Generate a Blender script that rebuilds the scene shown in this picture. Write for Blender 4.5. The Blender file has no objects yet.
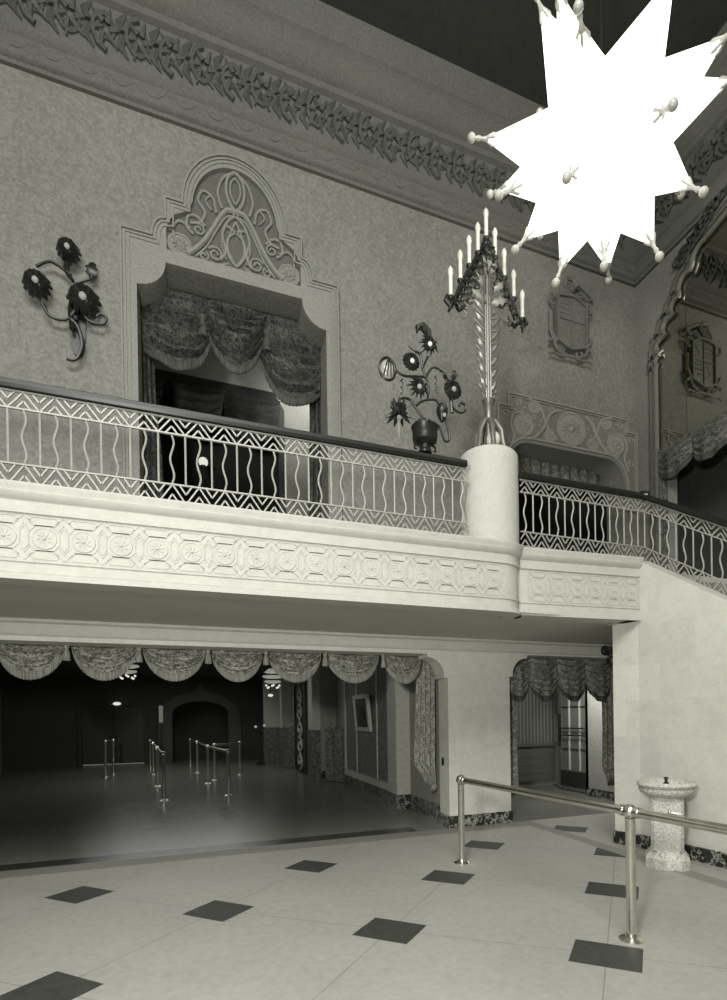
import bpy, bmesh, math, random
from math import sin, cos, pi, sqrt, radians, atan2
from mathutils import Vector, Matrix
from mathutils.geometry import tessellate_polygon

random.seed(7)
SC = bpy.context.scene
COL = SC.collection

# ------------------------------------------------------------------ camera
cam_d = bpy.data.cameras.new('camera')
cam = bpy.data.objects.new('camera', cam_d)
COL.objects.link(cam)
SC.camera = cam
F_PX, CY_PX, CX_PX = 538.09, 719.52, 414.45
YAW, PITCH, ROLL = 0.371389, -0.002971, -0.014101
cam_d.sensor_fit = 'VERTICAL'
cam_d.sensor_height = 24.0
cam_d.lens = F_PX / 1000.0 * 24.0
cam_d.shift_x = (363.5 - CX_PX) / 1000.0
cam_d.shift_y = (CY_PX - 500.0) / 1000.0
cam_d.clip_end = 200
Fv = Vector((sin(YAW), cos(YAW), 0)); Rv = Vector((cos(YAW), -sin(YAW), 0)); Uv = Vector((0, 0, 1))
F2 = Fv * cos(PITCH) + Uv * sin(PITCH); U2 = Uv * cos(PITCH) - Fv * sin(PITCH)
R3 = Rv * cos(ROLL) + U2 * sin(ROLL); U3 = U2 * cos(ROLL) - Rv * sin(ROLL)
M = Matrix((R3, U3, -F2)).transposed().to_4x4()
M.translation = Vector((0, 0, 1.7))
cam.matrix_world = M

# ------------------------------------------------------------------ world, light, exposure
SC.view_settings.view_transform = 'Standard'
SC.view_settings.look = 'None'
SC.view_settings.gamma = 1
SC.view_settings.use_curve_mapping = False
SC.view_settings.exposure = 0.0
w = bpy.data.worlds.new('world'); SC.world = w; w.use_nodes = True
w.node_tree.nodes['Background'].inputs[0].default_value = (1, 1, .92, 1)
w.node_tree.nodes['Background'].inputs[1].default_value = 0.05

def area_light(name, loc, target, size, power, size_y=None):
    d = bpy.data.lights.new(name, 'AREA'); d.energy = power; d.size = size
    if size_y: d.shape = 'RECTANGLE'; d.size_y = size_y
    d.color = (1, 1, 0.96)
    o = bpy.data.objects.new(name, d); COL.objects.link(o)
    o.location = loc
    o.rotation_euler = (Vector(target) - Vector(loc)).to_track_quat('-Z', 'Y').to_euler()
    return o
# the photographer's flash beside the camera, and a soft fill light added high in the hall
area_light('flash_lamp', (-1.3, -0.4, 2.7), (2.2, 7.0, 3.2), 0.5, 330)
area_light('hall_fill', (-1.0, -1.5, 9.9), (1.0, 4.0, 2.0), 6.0, 1500)
area_light('lobby_fill_near', (-0.2, 15.5, 3.40), (0.2, 14.0, 0), 5.0, 60)  # added fill that lifts the dark lobby, no fixture there
area_light('lobby_fill_far', (-.8, 20.0, 3.40), (-.8, 20.0, 0), 4.0, 50)  # second fill, added for the deep end of the lobby
area_light('upper_room_fill', (1.9, 9.3, 7.6), (1.2, 10.4, 6.6), 0.5, 14)  # added to brighten the inner wall beyond the upper doorway
area_light('passage_fill', (6.7, 8.7, 2.85), (7.5, 8.9, 0.9), 0.5, 50)  # added close to the passage side wall to brighten it

# ------------------------------------------------------------------ materials
def g(v): return (v, v * 0.995, v * 0.885, 1)

class NT:
    def __init__(s, name):
        s.m = bpy.data.materials.new(name); s.m.use_nodes = True
        s.t = s.m.node_tree; s.b = s.t.nodes['Principled BSDF']
        s.tc = s.t.nodes.new('ShaderNodeTexCoord')
    def n(s, ty, **kw):
        x = s.t.nodes.new(ty)
        for k, v in kw.items(): setattr(x, k, v)
        return x
    def l(s, a, b): s.t.links.new(a, b)
    def noise(s, scale, detail=4, rough=.55, src=None, dim='3D'):
        x = s.n('ShaderNodeTexNoise'); x.inputs['Scale'].default_value = scale
        x.inputs['Detail'].default_value = detail; x.inputs['Roughness'].default_value = rough
        s.l(src or s.tc.outputs['Object'], x.inputs['Vector']); return x.outputs['Fac']
    def ramp(s, fac, stops):
        x = s.n('ShaderNodeValToRGB'); e = x.color_ramp.elements
        e[0].position, e[0].color = stops[0][0], g(stops[0][1])
        e[1].position, e[1].color = stops[-1][0], g(stops[-1][1])
        for p, c in stops[1:-1]:
            k = e.new(p); k.color = g(c)
        s.l(fac, x.inputs['Fac']); return x.outputs['Color']
    def math(s, op, a, b=None, c=None):
        x = s.n('ShaderNodeMath', operation=op)
        for i, v in enumerate((a, b, c)):
            if v is None: continue
            if isinstance(v, (int, float)): x.inputs[i].default_value = v
            else: s.l(v, x.inputs[i])
        return x.outputs[0]
    def mix(s, fac, a, b):
        x = s.n('ShaderNodeMix', data_type='RGBA')
        if isinstance(fac, (int, float)): x.inputs[0].default_value = fac
        else: s.l(fac, x.inputs[0])
        for i, v in ((6, a), (7, b)):
            if isinstance(v, (int, float)): x.inputs[i].default_value = g(v)
            else: s.l(v, x.inputs[i])
        return x.outputs[2]
    def bump(s, h, strength=.3, dist=.01):
        x = s.n('ShaderNodeBump'); x.inputs['Strength'].default_value = strength
        x.inputs['Distance'].default_value = dist
        s.l(h, x.inputs['Height']); s.l(x.outputs[0], s.b.inputs['Normal'])
    def fin(s, col=None, rough=.7, metal=0, spec=None):
        if col is not None:
            if isinstance(col, (int, float)): s.b.inputs['Base Color'].default_value = g(col)
            else: s.l(col, s.b.inputs['Base Color'])
        s.b.inputs['Roughness'].default_value = rough
        s.b.inputs['Metallic'].default_value = metal
        if spec is not None: s.b.inputs['Specular IOR Level'].default_value = spec
        return s.m

def plaster(name, lo, hi, sc=9, bump=.5, rough=.85, fine=60):
    t = NT(name)
    a = t.noise(sc * 3.2, 6, .75); b = t.noise(fine, 3, .6); c = t.noise(1.4, 4)
    f = t.math('ADD', t.math('MULTIPLY', a, .6), t.math('ADD', t.math('MULTIPLY', b, .25), t.math('MULTIPLY', c, .15)))
    col = t.ramp(f, [(.36, lo), (.64, hi)])
    t.bump(b, bump, .01)
    return t.fin(col, rough)

def plain(name, v, rough=.6, metal=0, spec=None):
    t = NT(name)
    f = t.noise(14, 4)
    return t.fin(t.ramp(f, [(.3, v * .86), (.7, min(1, v * 1.1))]), rough, metal, spec)

def damask(name, lo, hi, sc=13, rough=.75):
    t = NT(name)
    n1 = t.noise(sc, 3, .6)
    v = t.n('ShaderNodeTexVoronoi', feature='DISTANCE_TO_EDGE'); v.inputs['Scale'].default_value = sc * 1.3
    m = t.n('ShaderNodeVectorMath', operation='ADD')
    nn = t.n('ShaderNodeTexNoise'); nn.inputs['Scale'].default_value = sc * .8
    t.l(t.tc.outputs['Object'], nn.inputs['Vector'])
    sc2 = t.n('ShaderNodeVectorMath', operation='SCALE'); sc2.inputs['Scale'].default_value = .16
    t.l(nn.outputs['Color'], sc2.inputs[0]); t.l(t.tc.outputs['Object'], m.inputs[0]); t.l(sc2.outputs[0], m.inputs[1])
    t.l(m.outputs[0], v.inputs['Vector'])
    a = t.math('LESS_THAN', v.outputs['Distance'], .11)
    b = t.math('GREATER_THAN', n1, .52)
    f = t.math('MULTIPLY_ADD', a, .6, t.math('MULTIPLY', b, .4))
    t.bump(f, .4, .006)
    return t.fin(t.mix(f, lo, hi), rough)

def speckle(name, lo, hi, sc=90, rough=.5):
    t = NT(name)
    n1 = t.noise(sc, 2, .7); n2 = t.noise(sc * .35, 2, .6)
    f = t.math('MULTIPLY_ADD', n1, .6, t.math('MULTIPLY', n2, .4))
    t.bump(n1, .3, .004)
    return t.fin(t.ramp(f, [(.42, lo), (.56, hi)]), rough)

def emit(name, v, strength):
    t = NT(name)
    t.b.inputs['Base Color'].default_value = g(.12)
    t.b.inputs['Emission Color'].default_value = g(v)
    t.b.inputs['Emission Strength'].default_value = strength
    return t.m

M_upper = plaster('stippled_plaster', .13, .28, 7, .8)
M_reveal = plaster('reveal_plaster', .10, .16, 7, .5)
M_light = plaster('smooth_plaster', .41, .50, 3, .15)
M_trac = plaster('carved_plaster', .17, .28, 12, .3)
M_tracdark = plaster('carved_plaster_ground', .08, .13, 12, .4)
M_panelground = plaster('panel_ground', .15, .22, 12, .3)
M_panelrelief = plaster('panel_relief', .24, .34, 12, .2)
M_soffit = plaster('soffit_plaster', .38, .58, 12, .8)
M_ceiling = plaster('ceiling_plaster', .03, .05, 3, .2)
M_cornice = plaster('cornice_plaster', .09, .16, 10, .6)
M_frieze = plaster('frieze_plaster', .05, .12, 14, .9)
M_lobbywall = plaster('lobby_plaster', .22, .36, 8, .4)
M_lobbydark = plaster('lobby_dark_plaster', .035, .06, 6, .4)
M_lighttrim = plain('light_trim_paint', .48, .6)
M_relief = plain('relief_plaster', .15, .38)
M_ironpaint = plain('painted_iron', .32, .45, .1)
M_darkwood = plain('dark_polished_wood', .012, .38, 0, .35)
M_brass = plain('polished_brass', .70, .26, 1)
M_chrome = plain('chrome', .75, .15, 1)
M_bronze0 = plain('polished_joint', .02, .12)
M_bronze = plain('dark_bronze', .035, .35, .6)
M_silver = plain('silver_leaf', .17, .36, .5)
M_finial = plain('pale_glass_finial', .42, .3)
M_candle = plain('candle_sleeve', .62, .5)
M_black = plain('dark_recess', .006, .9)
M_darkpaint = plain('dark_paint', .025, .5)
M_wood = plain('varnished_board', .12, .45)
M_curt = damask('damask_light', .09, .50, 15)
M_curtmid = damask('damask_mid', .06, .34, 20)
M_curtdark = damask('damask_dark', .012, .085, 15)
M_drape = damask('damask_drape', .16, .50, 15)
M_paper = damask('wallpaper', .09, .21, 11)
M_screen = damask('screen_fabric', .08, .26, 9)
M_terr = speckle('fountain_terrazzo', .26, .62, 120, .6)

def fringe_mat(name, lo, hi):
    t = NT(name)
    mp = t.n('ShaderNodeMapping'); mp.inputs['Scale'].default_value = (60, 60, 2)
    t.l(t.tc.outputs['Object'], mp.inputs[0])
    f = t.noise(1.5, 2, .5, mp.outputs[0])
    t.bump(f, .8, .01)
    return t.fin(t.ramp(f, [(.35, lo), (.65, hi)]), .8)
M_fringe = fringe_mat('bullion_fringe', .16, .36)
M_fringedark = fringe_mat('bullion_fringe_dark', .03, .08)

def marble(name):
    t = NT(name)
    n = t.noise(5, 8, .7)
    v = t.math('ABSOLUTE', t.math('SUBTRACT', n, .5))
    n2 = t.noise(9, 5, .6)
    f = t.math('MULTIPLY_ADD', t.math('LESS_THAN', v, .018), .7, t.math('MULTIPLY', n2, .5))
    return t.fin(t.ramp(f, [(.2, .012), (.4, .05), (.95, .35)]), .3)
M_marble = marble('veined_marble')

def stone(name, lo, hi, ax):
    # large ashlar blocks with slightly different tone
    t = NT(name)
    sx = t.n('ShaderNodeSeparateXYZ'); t.l(t.tc.outputs['Object'], sx.inputs[0])
    cb = t.n('ShaderNodeCombineXYZ'); t.l(sx.outputs[ax], cb.inputs[0]); t.l(sx.outputs[2], cb.inputs[1])
    br = t.n('ShaderNodeTexBrick'); t.l(cb.outputs[0], br.inputs['Vector'])
    br.inputs['Scale'].default_value = 1; br.inputs['Brick Width'].default_value = .92
    br.inputs['Row Height'].default_value = .47; br.inputs['Mortar Size'].default_value = .002
    br.inputs['Color1'].default_value = g(.5); br.inputs['Color2'].default_value = g(.75); br.inputs['Mortar'].default_value = g(.4)
    rb = t.n('ShaderNodeRGBToBW'); t.l(br.outputs['Color'], rb.inputs[0])
    n = t.noise(6, 7, .75); n2 = t.noise(45, 3, .6)
    f = t.math('ADD', t.math('MULTIPLY', rb.outputs[0], .45), t.math('ADD', t.math('MULTIPLY', n, .4), t.math('MULTIPLY', n2, .25)))
    t.bump(n2, .15, .004)
    return t.fin(t.ramp(f, [(.4, lo), (.68, hi)]), .6)
M_stone_x = stone('travertine_front', .42, .62, 0)
M_stone_y = stone('travertine_side', .40, .58, 1)

def beadboard():
    t = NT('bead_board')
    w_ = t.n('ShaderNodeTexWave', bands_direction='X'); w_.inputs['Scale'].default_value = 3.2
    t.l(t.tc.outputs['Object'], w_.inputs['Vector'])
    n = t.noise(2, 2)
    t.bump(w_.outputs['Fac'], .6, .02)
    return t.fin(t.mix(w_.outputs['Fac'], .10, .20), .6)
M_bead = beadboard()

def floor_mat():
    t = NT('terrazzo_floor')
    s = t.n('ShaderNodeSeparateXYZ'); t.l(t.tc.outputs['Object'], s.inputs[0])
    X, Y = s.outputs[0], s.outputs[1]
    MA = lambda *a: t.math(*a)
    passage = MA('MULTIPLY', MA('GREATER_THAN', X, 4.86), MA('GREATER_THAN', Y, 5.5))
    px = MA('SUBTRACT', MA('MULTIPLY_ADD', passage, .64, X), 1.361)
    py = MA('SUBTRACT', MA('MULTIPLY_ADD', passage, -.28, Y), 4.101)
    ax, ay, bx, by = 1.035, 1.115, 1.270, -1.035
    det = ax * by - bx * ay
    ca = MA('ADD', MA('MULTIPLY', px, by / det), MA('MULTIPLY', py, -bx / det))
    cb = MA('ADD', MA('MULTIPLY', px, -ay / det), MA('MULTIPLY', py, ax / det))
    fa = MA('SUBTRACT', ca, MA('ROUND', ca)); fb = MA('SUBTRACT', cb, MA('ROUND', cb))
    dx = MA('ADD', MA('MULTIPLY', fa, ax), MA('MULTIPLY', fb, bx))
    dy = MA('ADD', MA('MULTIPLY', fa, ay), MA('MULTIPLY', fb, by))
    r = .70711
    t1 = MA('ABSOLUTE', MA('MULTIPLY', MA('ADD', dx, dy), r)); t2 = MA('ABSOLUTE', MA('MULTIPLY', MA('SUBTRACT', dx, dy), r))
    tile = MA('MULTIPLY', MA('LESS_THAN', t1, .20), MA('LESS_THAN', t2, .237))
    tile = MA('MULTIPLY', tile, MA('MAXIMUM', passage, MA('LESS_THAN', Y, 6.80)))
    # thin divider strips through the tiles
    ln = MA('MAXIMUM', MA('LESS_THAN', MA('ABSOLUTE', fa), .0022), MA('LESS_THAN', MA('ABSOLUTE', fb), .0022))
    n1 = t.noise(1.1, 3, .6); n2 = t.noise(120, 2, .7); n3 = t.noise(14, 5, .7)
    f = MA('ADD', MA('MULTIPLY', n3, .45), MA('ADD', MA('MULTIPLY', n2, .3), MA('MULTIPLY', n1, .25)))
    base = t.ramp(f, [(.38, .27), (.62, .36)])
    dark = t.ramp(n3, [(.3, .030), (.7, .055)])
    border = t.ramp(f, [(.38, .17), (.62, .24)])
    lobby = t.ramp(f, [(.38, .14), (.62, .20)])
    c = t.mix(MA('MULTIPLY', ln, .5), base, dark)
    c = t.mix(tile, c, dark)
    def between(v, a, b): return MA('MULTIPLY', MA('GREATER_THAN', v, a), MA('LESS_THAN', v, b))
    strip = MA('MAXIMUM', MA('MULTIPLY', between(Y, 7.16, 7.5), MA('LESS_THAN', X, 4.9)), between(X, 4.69, 4.9))
    c = t.mix(strip, c, border)
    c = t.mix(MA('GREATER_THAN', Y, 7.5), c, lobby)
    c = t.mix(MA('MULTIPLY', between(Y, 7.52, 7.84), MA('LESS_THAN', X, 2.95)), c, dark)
    t.l(c, t.b.inputs['Base Color'])
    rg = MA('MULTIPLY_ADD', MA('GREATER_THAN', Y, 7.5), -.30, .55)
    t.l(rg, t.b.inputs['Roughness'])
    t.bump(n3, .05, .01)
    return t.m
M_floor = floor_mat()

# glowing glass of the star lantern, mirror, etc
M_star = emit('lit_milk_glass', 1.0, 2.6)
M_glassgrey = plain('grey_glass', .34, .2)
M_bulb = emit('lit_bulb', 1.0, .75)
M_amber = emit('lit_amber_glass', .8, .12)
M_dim = emit('dim_lit_glass', .8, .3)
tm = NT('mirror_glass'); M_mirror = tm.fin(.5, .03, 1)
tm = NT('picture_glass'); M_picture = tm.fin(tm.ramp(tm.noise(9, 5), [(.4, .015), (.6, .06)]), .25)

# ------------------------------------------------------------------ mesh builder
class MB:
    def __init__(s): s.v = []; s.f = []
    def add(s, vs, fs):
        o = len(s.v); s.v += [tuple(v) for v in vs]; s.f += [tuple(i + o for i in f) for f in fs]; return s
    def box(s, x0, x1, y0, y1, z0, z1):
        vs = [(x, y, z) for z in (z0, z1) for y in (y0, y1) for x in (x0, x1)]
        return s.add(vs, [(0, 2, 3, 1), (4, 5, 7, 6), (0, 1, 5, 4), (2, 6, 7, 3), (0, 4, 6, 2), (1, 3, 7, 5)])
    def bbox(s, x0, x1, y0, y1, z0, z1, b=.01):
        # box with bevelled vertical and horizontal edges
        bm = bmesh.new(); bmesh.ops.create_cube(bm, size=1)
        for v in bm.verts:
            v.co = Vector(((x0 + x1) / 2 + v.co.x * (x1 - x0), (y0 + y1) / 2 + v.co.y * (y1 - y0), (z0 + z1) / 2 + v.co.z * (z1 - z0)))
        bmesh.ops.bevel(bm, geom=bm.edges[:], offset=b, segments=2, affect='EDGES')
        return s.bm(bm)
    def bm(s, bm):
        bm.verts.ensure_lookup_table()
        vs = [v.co.copy() for v in bm.verts]
        for i, v in enumerate(bm.verts): v.index = i
        s.add(vs, [[v.index for v in f.verts] for f in bm.faces]); bm.free(); return s
    def tube(s, pts, r, n=8, flat=None, cap=True):
        pts = [Vector(p) for p in pts]; k = len(pts)
        rs = r if isinstance(r, (list, tuple)) else [r] * k
        t0 = (pts[1] - pts[0]).normalized()
        up = Vector((0, 0, 1)) if abs(t0.z) < .9 else Vector((0, 1, 0))
        nrm = (up - t0 * up.dot(t0)).normalized(); rings = []
        for i in range(k):
            if i == 0: t = pts[1] - pts[0]
            elif i == k - 1: t = pts[-1] - pts[-2]
            else: t = pts[i + 1] - pts[i - 1]
            if t.length < 1e-9: t = t0
            t = t.normalized(); nrm = nrm - t * nrm.dot(t)
            nrm = nrm.normalized() if nrm.length > 1e-6 else t.orthogonal().normalized()
            b = t.cross(nrm)
            rings.append([pts[i] + (nrm * cos(2 * pi * j / n) + b * sin(2 * pi * j / n)) * max(rs[i], 1e-4) for j in range(n)])
            t0 = t
        vs = [v for rr in rings for v in rr]
        fs = [(i * n + j, i * n + (j + 1) % n, (i + 1) * n + (j + 1) % n, (i + 1) * n + j) for i in range(k - 1) for j in range(n)]
        if cap: fs += [tuple(range(n))[::-1], tuple(range((k - 1) * n, k * n))]
        return s.add(vs, fs)
    def lathe(s, prof, c=(0, 0, 0), n=24, sy=1.0):
        k = len(prof); vs = []
        for r, z in prof:
            vs += [(c[0] + max(r, 1e-4) * cos(2 * pi * j / n), c[1] + sy * max(r, 1e-4) * sin(2 * pi * j / n), c[2] + z) for j in range(n)]
        fs = [(i * n + j, i * n + (j + 1) % n, (i + 1) * n + (j + 1) % n, (i + 1) * n + j) for i in range(k - 1) for j in range(n)]
        fs += [tuple(range(n))[::-1], tuple(range((k - 1) * n, k * n))]
        return s.add(vs, fs)
    def sphere(s, c, r, n=12, sx=1, sy=1, sz=1):
        bm = bmesh.new(); bmesh.ops.create_uvsphere(bm, u_segments=n, v_segments=max(6, n // 2 + 2), radius=r)
        for v in bm.verts: v.co = Vector((v.co.x * sx + c[0], v.co.y * sy + c[1], v.co.z * sz + c[2]))
        return s.bm(bm)
    def plate(s, outer, holes, mp, d0, d1):
        # polygon with holes in a plane, given thickness; mp(u, w, d) -> xyz
        polys = [outer] + list(holes)
        flat = [p for q in polys for p in q]
        tris = tessellate_polygon([[Vector((p[0], p[1], 0)) for p in q] for q in polys])
        n = len(flat)
        vs = [mp(p[0], p[1], d0) for p in flat] + [mp(p[0], p[1], d1) for p in flat]
        fs = [tuple(t) for t in tris] + [tuple(i + n for i in t)[::-1] for t in tris]
        o = 0
        for q in polys:
            m = len(q)
            fs += [(o + i, o + (i + 1) % m, o + (i + 1) % m + n, o + i + n) for i in range(m)]
            o += m
        return s.add(vs, fs)
    def strip(s, pts, wd, mp, d0, d1, closed=False):
        # flat moulding strip of width wd along a 2D path; mitred
        pts = [Vector(p) for p in pts]; k = len(pts); L = []; Rr = []
        for i in range(k):
            a = pts[i - 1] if (i or closed) else None; b = pts[i]; c = pts[(i + 1) % k] if (i < k - 1 or closed) else None
            d1_ = (b - a).normalized() if a is not None else (c - b).normalized()
            d2_ = (c - b).normalized() if c is not None else d1_
            n1 = Vector((-d1_.y, d1_.x)); n2 = Vector((-d2_.y, d2_.x)); nn = n1 + n2
            nn = nn.normalized() if nn.length > 1e-6 else n1
            sc = min(2.0, 1 / max(.3, nn.dot(n1)))
            L.append(b + nn * wd / 2 * sc); Rr.append(b - nn * wd / 2 * sc)
        vs = []
        for a, b in zip(L, Rr):
            vs += [mp(a.x, a.y, d0), mp(a.x, a.y, d1), mp(b.x, b.y, d1), mp(b.x, b.y, d0)]
        fs = []
        rng = range(k) if closed else range(k - 1)
        for i in rng:
            j = (i + 1) % k
            for q in range(4): fs.append((i * 4 + q, i * 4 + (q + 1) % 4, j * 4 + (q + 1) % 4, j * 4 + q))
        if not closed: fs += [(0, 1, 2, 3), ((k - 1) * 4 + 3, (k - 1) * 4 + 2, (k - 1) * 4 + 1, (k - 1) * 4)]
        return s.add(vs, fs)
    def extrude(s, prof, p0, p1, nrm):
        # profile [(d, z)] swept from p0 to p1 (xy); d measured along nrm
        vs = [(p[0] + nrm[0] * d, p[1] + nrm[1] * d, z) for p in (p0, p1) for d, z in prof]
        m = len(prof)
        return s.add(vs, [(i, (i + 1) % m, (i + 1) % m + m, i + m) for i in range(m)] + [tuple(range(m)), tuple(range(m, 2 * m))[::-1]])
    def sweep(s, prof, path):
        # profile [(d, z)] along an xy path, d to the right-hand side of travel
        k = len(path); m = len(prof); vs = []
        for i, p in enumerate(path):
            p = Vector(p)
            a = (p - Vector(path[i - 1])).normalized() if i else (Vector(path[1]) - p).normalized()
            b = (Vector(path[i + 1]) - p).normalized() if i < k - 1 else a
            n1 = Vector((a.y, -a.x)); n2 = Vector((b.y, -b.x)); nn = (n1 + n2).normalized(); sc = 1 / max(.4, nn.dot(n1))
            vs += [(p.x + nn.x * d * sc, p.y + nn.y * d * sc, z) for d, z in prof]
        fs = [(i * m + j, i * m + (j + 1) % m, (i + 1) * m + (j + 1) % m, (i + 1) * m + j) for i in range(k - 1) for j in range(m)]
        fs += [tuple(range(m)), tuple(range((k - 1) * m, k * m))[::-1]]
        return s.add(vs, fs)
    def build(s, name, mat, parent=None, smooth=False, world=True):
        me = bpy.data.meshes.new(name)
        off = Vector(parent['_o']) if (parent is not None and world and '_o' in parent) else Vector((0, 0, 0))
        me.from_pydata([tuple(Vector(v) - off) for v in s.v], [], s.f); me.update()
        bm = bmesh.new(); bm.from_mesh(me); bmesh.ops.recalc_face_normals(bm, faces=bm.faces); bm.to_mesh(me); bm.free()
        if smooth:
            me.polygons.foreach_set('use_smooth', [True] * len(me.polygons))
            try: me.set_sharp_from_angle(angle=radians(42))
            except Exception: pass
        me.materials.append(mat)
        o = bpy.data.objects.new(name, me); COL.objects.link(o)
        if parent is not None:
            o.parent = parent
            if '_o' in parent and world: o['_o'] = [0, 0, 0]; o['_o'] = list(off)
        return o

def thing(name, label, cat, loc=(0, 0, 0), group=None):
    o = bpy.data.objects.new(name, None); COL.objects.link(o); o.location = loc
    o['_o'] = list(loc); o['label'] = label; o['category'] = cat; o.empty_display_size = .1
    if group: o['group'] = group
    return o
def tag(o, label, cat, group=None):
    o['label'] = label; o['category'] = cat
    if group: o['group'] = group
    return o
def struct(name, mb, mat, smooth=False):
    o = mb.build(name, mat, None, smooth); o['kind'] = 'structure'; return o

def arc(cx, cy, r, a0, a1, n=8, ry=None):
    ry = r if ry is None else ry
    return [(cx + r * cos(radians(a0 + (a1 - a0) * i / n)), cy + ry * sin(radians(a0 + (a1 - a0) * i / n))) for i in range(n + 1)]
def spiral(cx, cy, r0, r1, a0, turns, n=20):
    return [(cx + (r0 + (r1 - r0) * i / n) * cos(a0 + turns * 2 * pi * i / n), cy + (r0 + (r1 - r0) * i / n) * sin(a0 + turns * 2 * pi * i / n)) for i in range(n + 1)]
def smoothpath(pts, sub=4):
    # Catmull-Rom through the points
    P = [Vector(p) for p in pts]; out = []
    for i in range(len(P) - 1):
        p0 = P[max(0, i - 1)]; p1 = P[i]; p2 = P[i + 1]; p3 = P[min(len(P) - 1, i + 2)]
        for k in range(sub):
            t = k / sub
            out.append(.5 * ((2 * p1) + (p2 - p0) * t + (2 * p0 - 5 * p1 + 4 * p2 - p3) * t * t + (3 * p1 - p0 - 3 * p2 + p3) * t ** 3))
    out.append(P[-1]); return out

YB = 7.52                                   # plane of the pier and of the upper wall
def back(u, w_, d): return (u, YB - d, w_)  # back wall plane, d towards the viewer
XR = 7.28
def right(u, w_, d): return (XR - d, u, w_)  # right wall plane, u = Y

ZS = 2.915    # soffit
YF0 = 5.35    # front of the balcony
ZM = 3.60     # mezzanine floor
# ------------------------------------------------------------------ setting
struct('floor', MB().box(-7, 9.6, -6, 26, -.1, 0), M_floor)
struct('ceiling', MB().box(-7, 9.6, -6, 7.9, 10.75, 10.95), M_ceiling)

LX, LZ = 3.49, 2.67     # lobby opening right edge, height
PX0, PX1, PZ = 4.58, 7.2, 2.70
def corner_r(x, z, s=1):   # right hand stepped round corner, going down, for an opening whose jamb is at x
    return [(x - s * .34, z), (x - s * .34, z - .03)] + arc(x - s * .34, z - .33, .28, 90, (0 if s > 0 else 180), 8) + [(x - s * .06, z - .36), (x, z - .36)]
outer = [(-7, 0), (-5.6, 0), (-5.6, LZ)] + corner_r(LX, LZ) + [(LX, 0), (PX0, 0)] + corner_r(PX0, PZ, -1)[::-1] + [(PX1, PZ), (PX1, 0), (9.6, 0), (9.6, ZS), (-7, ZS)]
struct('wall_lower', MB().plate(outer, [], back, 0, -.36), M_stone_x)

def ear_hole(x0, x1, z0, z1, rx, rz):
    # opening whose upper corners are filled by quarter discs
    return ([(x0, z0), (x0, z1 - rz)] + [(x0 + rx * sin(radians(a)), z1 - rz * cos(radians(a))) for a in range(0, 91, 10)] +
            [(x1 - rx * cos(radians(a)), z1 - rz * sin(radians(a))) for a in range(0, 91, 10)] + [(x1, z1 - rz), (x1, z0)])
def round_hole(x0, x1, z0, z1, r):
    return [(x0, z0), (x0, z1 - r)] + arc(x0 + r, z1 - r, r, 180, 90, 8) + arc(x1 - r, z1 - r, r, 90, 0, 8) + [(x1, z1 - r), (x1, z0)]
DOOR = ear_hole(-.71, 1.66, ZM, 7.49, .33, .35)
LOW = round_hole(4.62, 6.95, ZM, 6.16, .38)
struct('wall_back', MB().plate([(-7, ZS), (9.6, ZS), (9.6, 10.95), (-7, 10.95)], [DOOR, LOW], back, 0, -.42), M_upper)

# mezzanine slab, soffit and its moulding
struct('floor_mezzanine', MB().box(-7, 5.18, 5.50, 7.52, ZS + .02, ZM).box(5.18, XR, 5.47, 7.52, ZS + .02, ZM).box(-7, 9.6, 7.94, 12, ZM - .1, ZM), M_light)
struct('ceiling_soffit', MB().lathe([(0, ZS - .0005), (.36, ZS - .0005), (.36, ZS + .01)], (3.20, YF0 + .36, 0), 32).box(-7, 5.20, 5.40, 7.52, ZS, ZS + .03).box(5.20, XR, 5.75, 7.52, ZS, ZS + .03), M_soffit)
struct('trim_1', MB().extrude([(0, ZS), (.10, ZS), (.10, ZS - .03), (.05, ZS - .05), (.03, ZS - .09), (0, ZS - .1)], (-7, YB), (XR, YB), (0, -1))
       .extrude([(0, ZS), (.03, ZS), (.03, ZS - .17), (.012, ZS - .19), (0, ZS - .19)], (-7, YB), (XR, YB), (0, -1)), M_light)

# side walls, wall behind the camera (bounce light only)
ARCH = ([(5.0, ZM), (7.05, ZM), (7.05, 7.62)] + arc(6.98, 7.72, .08, -60, 90, 5) + arc(6.94, 7.93, .11, -80, 100, 6)
        + arc(6.78, 8.16, .12, -60, 110, 6) + arc(6.62, 8.38, .11, -60, 120, 6) + arc(6.42, 8.60, .15, -30, 120, 6) + arc(6.1, 8.8, .2, 0, 100, 6)
        + [(5.6, 9.05)])
def mirY(pts, c=5.6): return [(2 * c - y, z) for y, z in pts]
half = ARCH[1:-1]
ARCH_F = half + [(5.6, 9.10)] + mirY(half)[::-1]
struct('wall_right', MB().plate([(-6, 0), (YB, 0), (YB, 10.95), (-6, 10.95)], [ARCH_F], right, 0, -.25), M_upper)
struct('wall_left', MB().box(-7.2, -7, -6, 24.4, 0, 10.95), M_upper)
struct('wall_rear', MB().box(-7, 9.6, -6.2, -6, 0, 10.95), M_upper)

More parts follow.
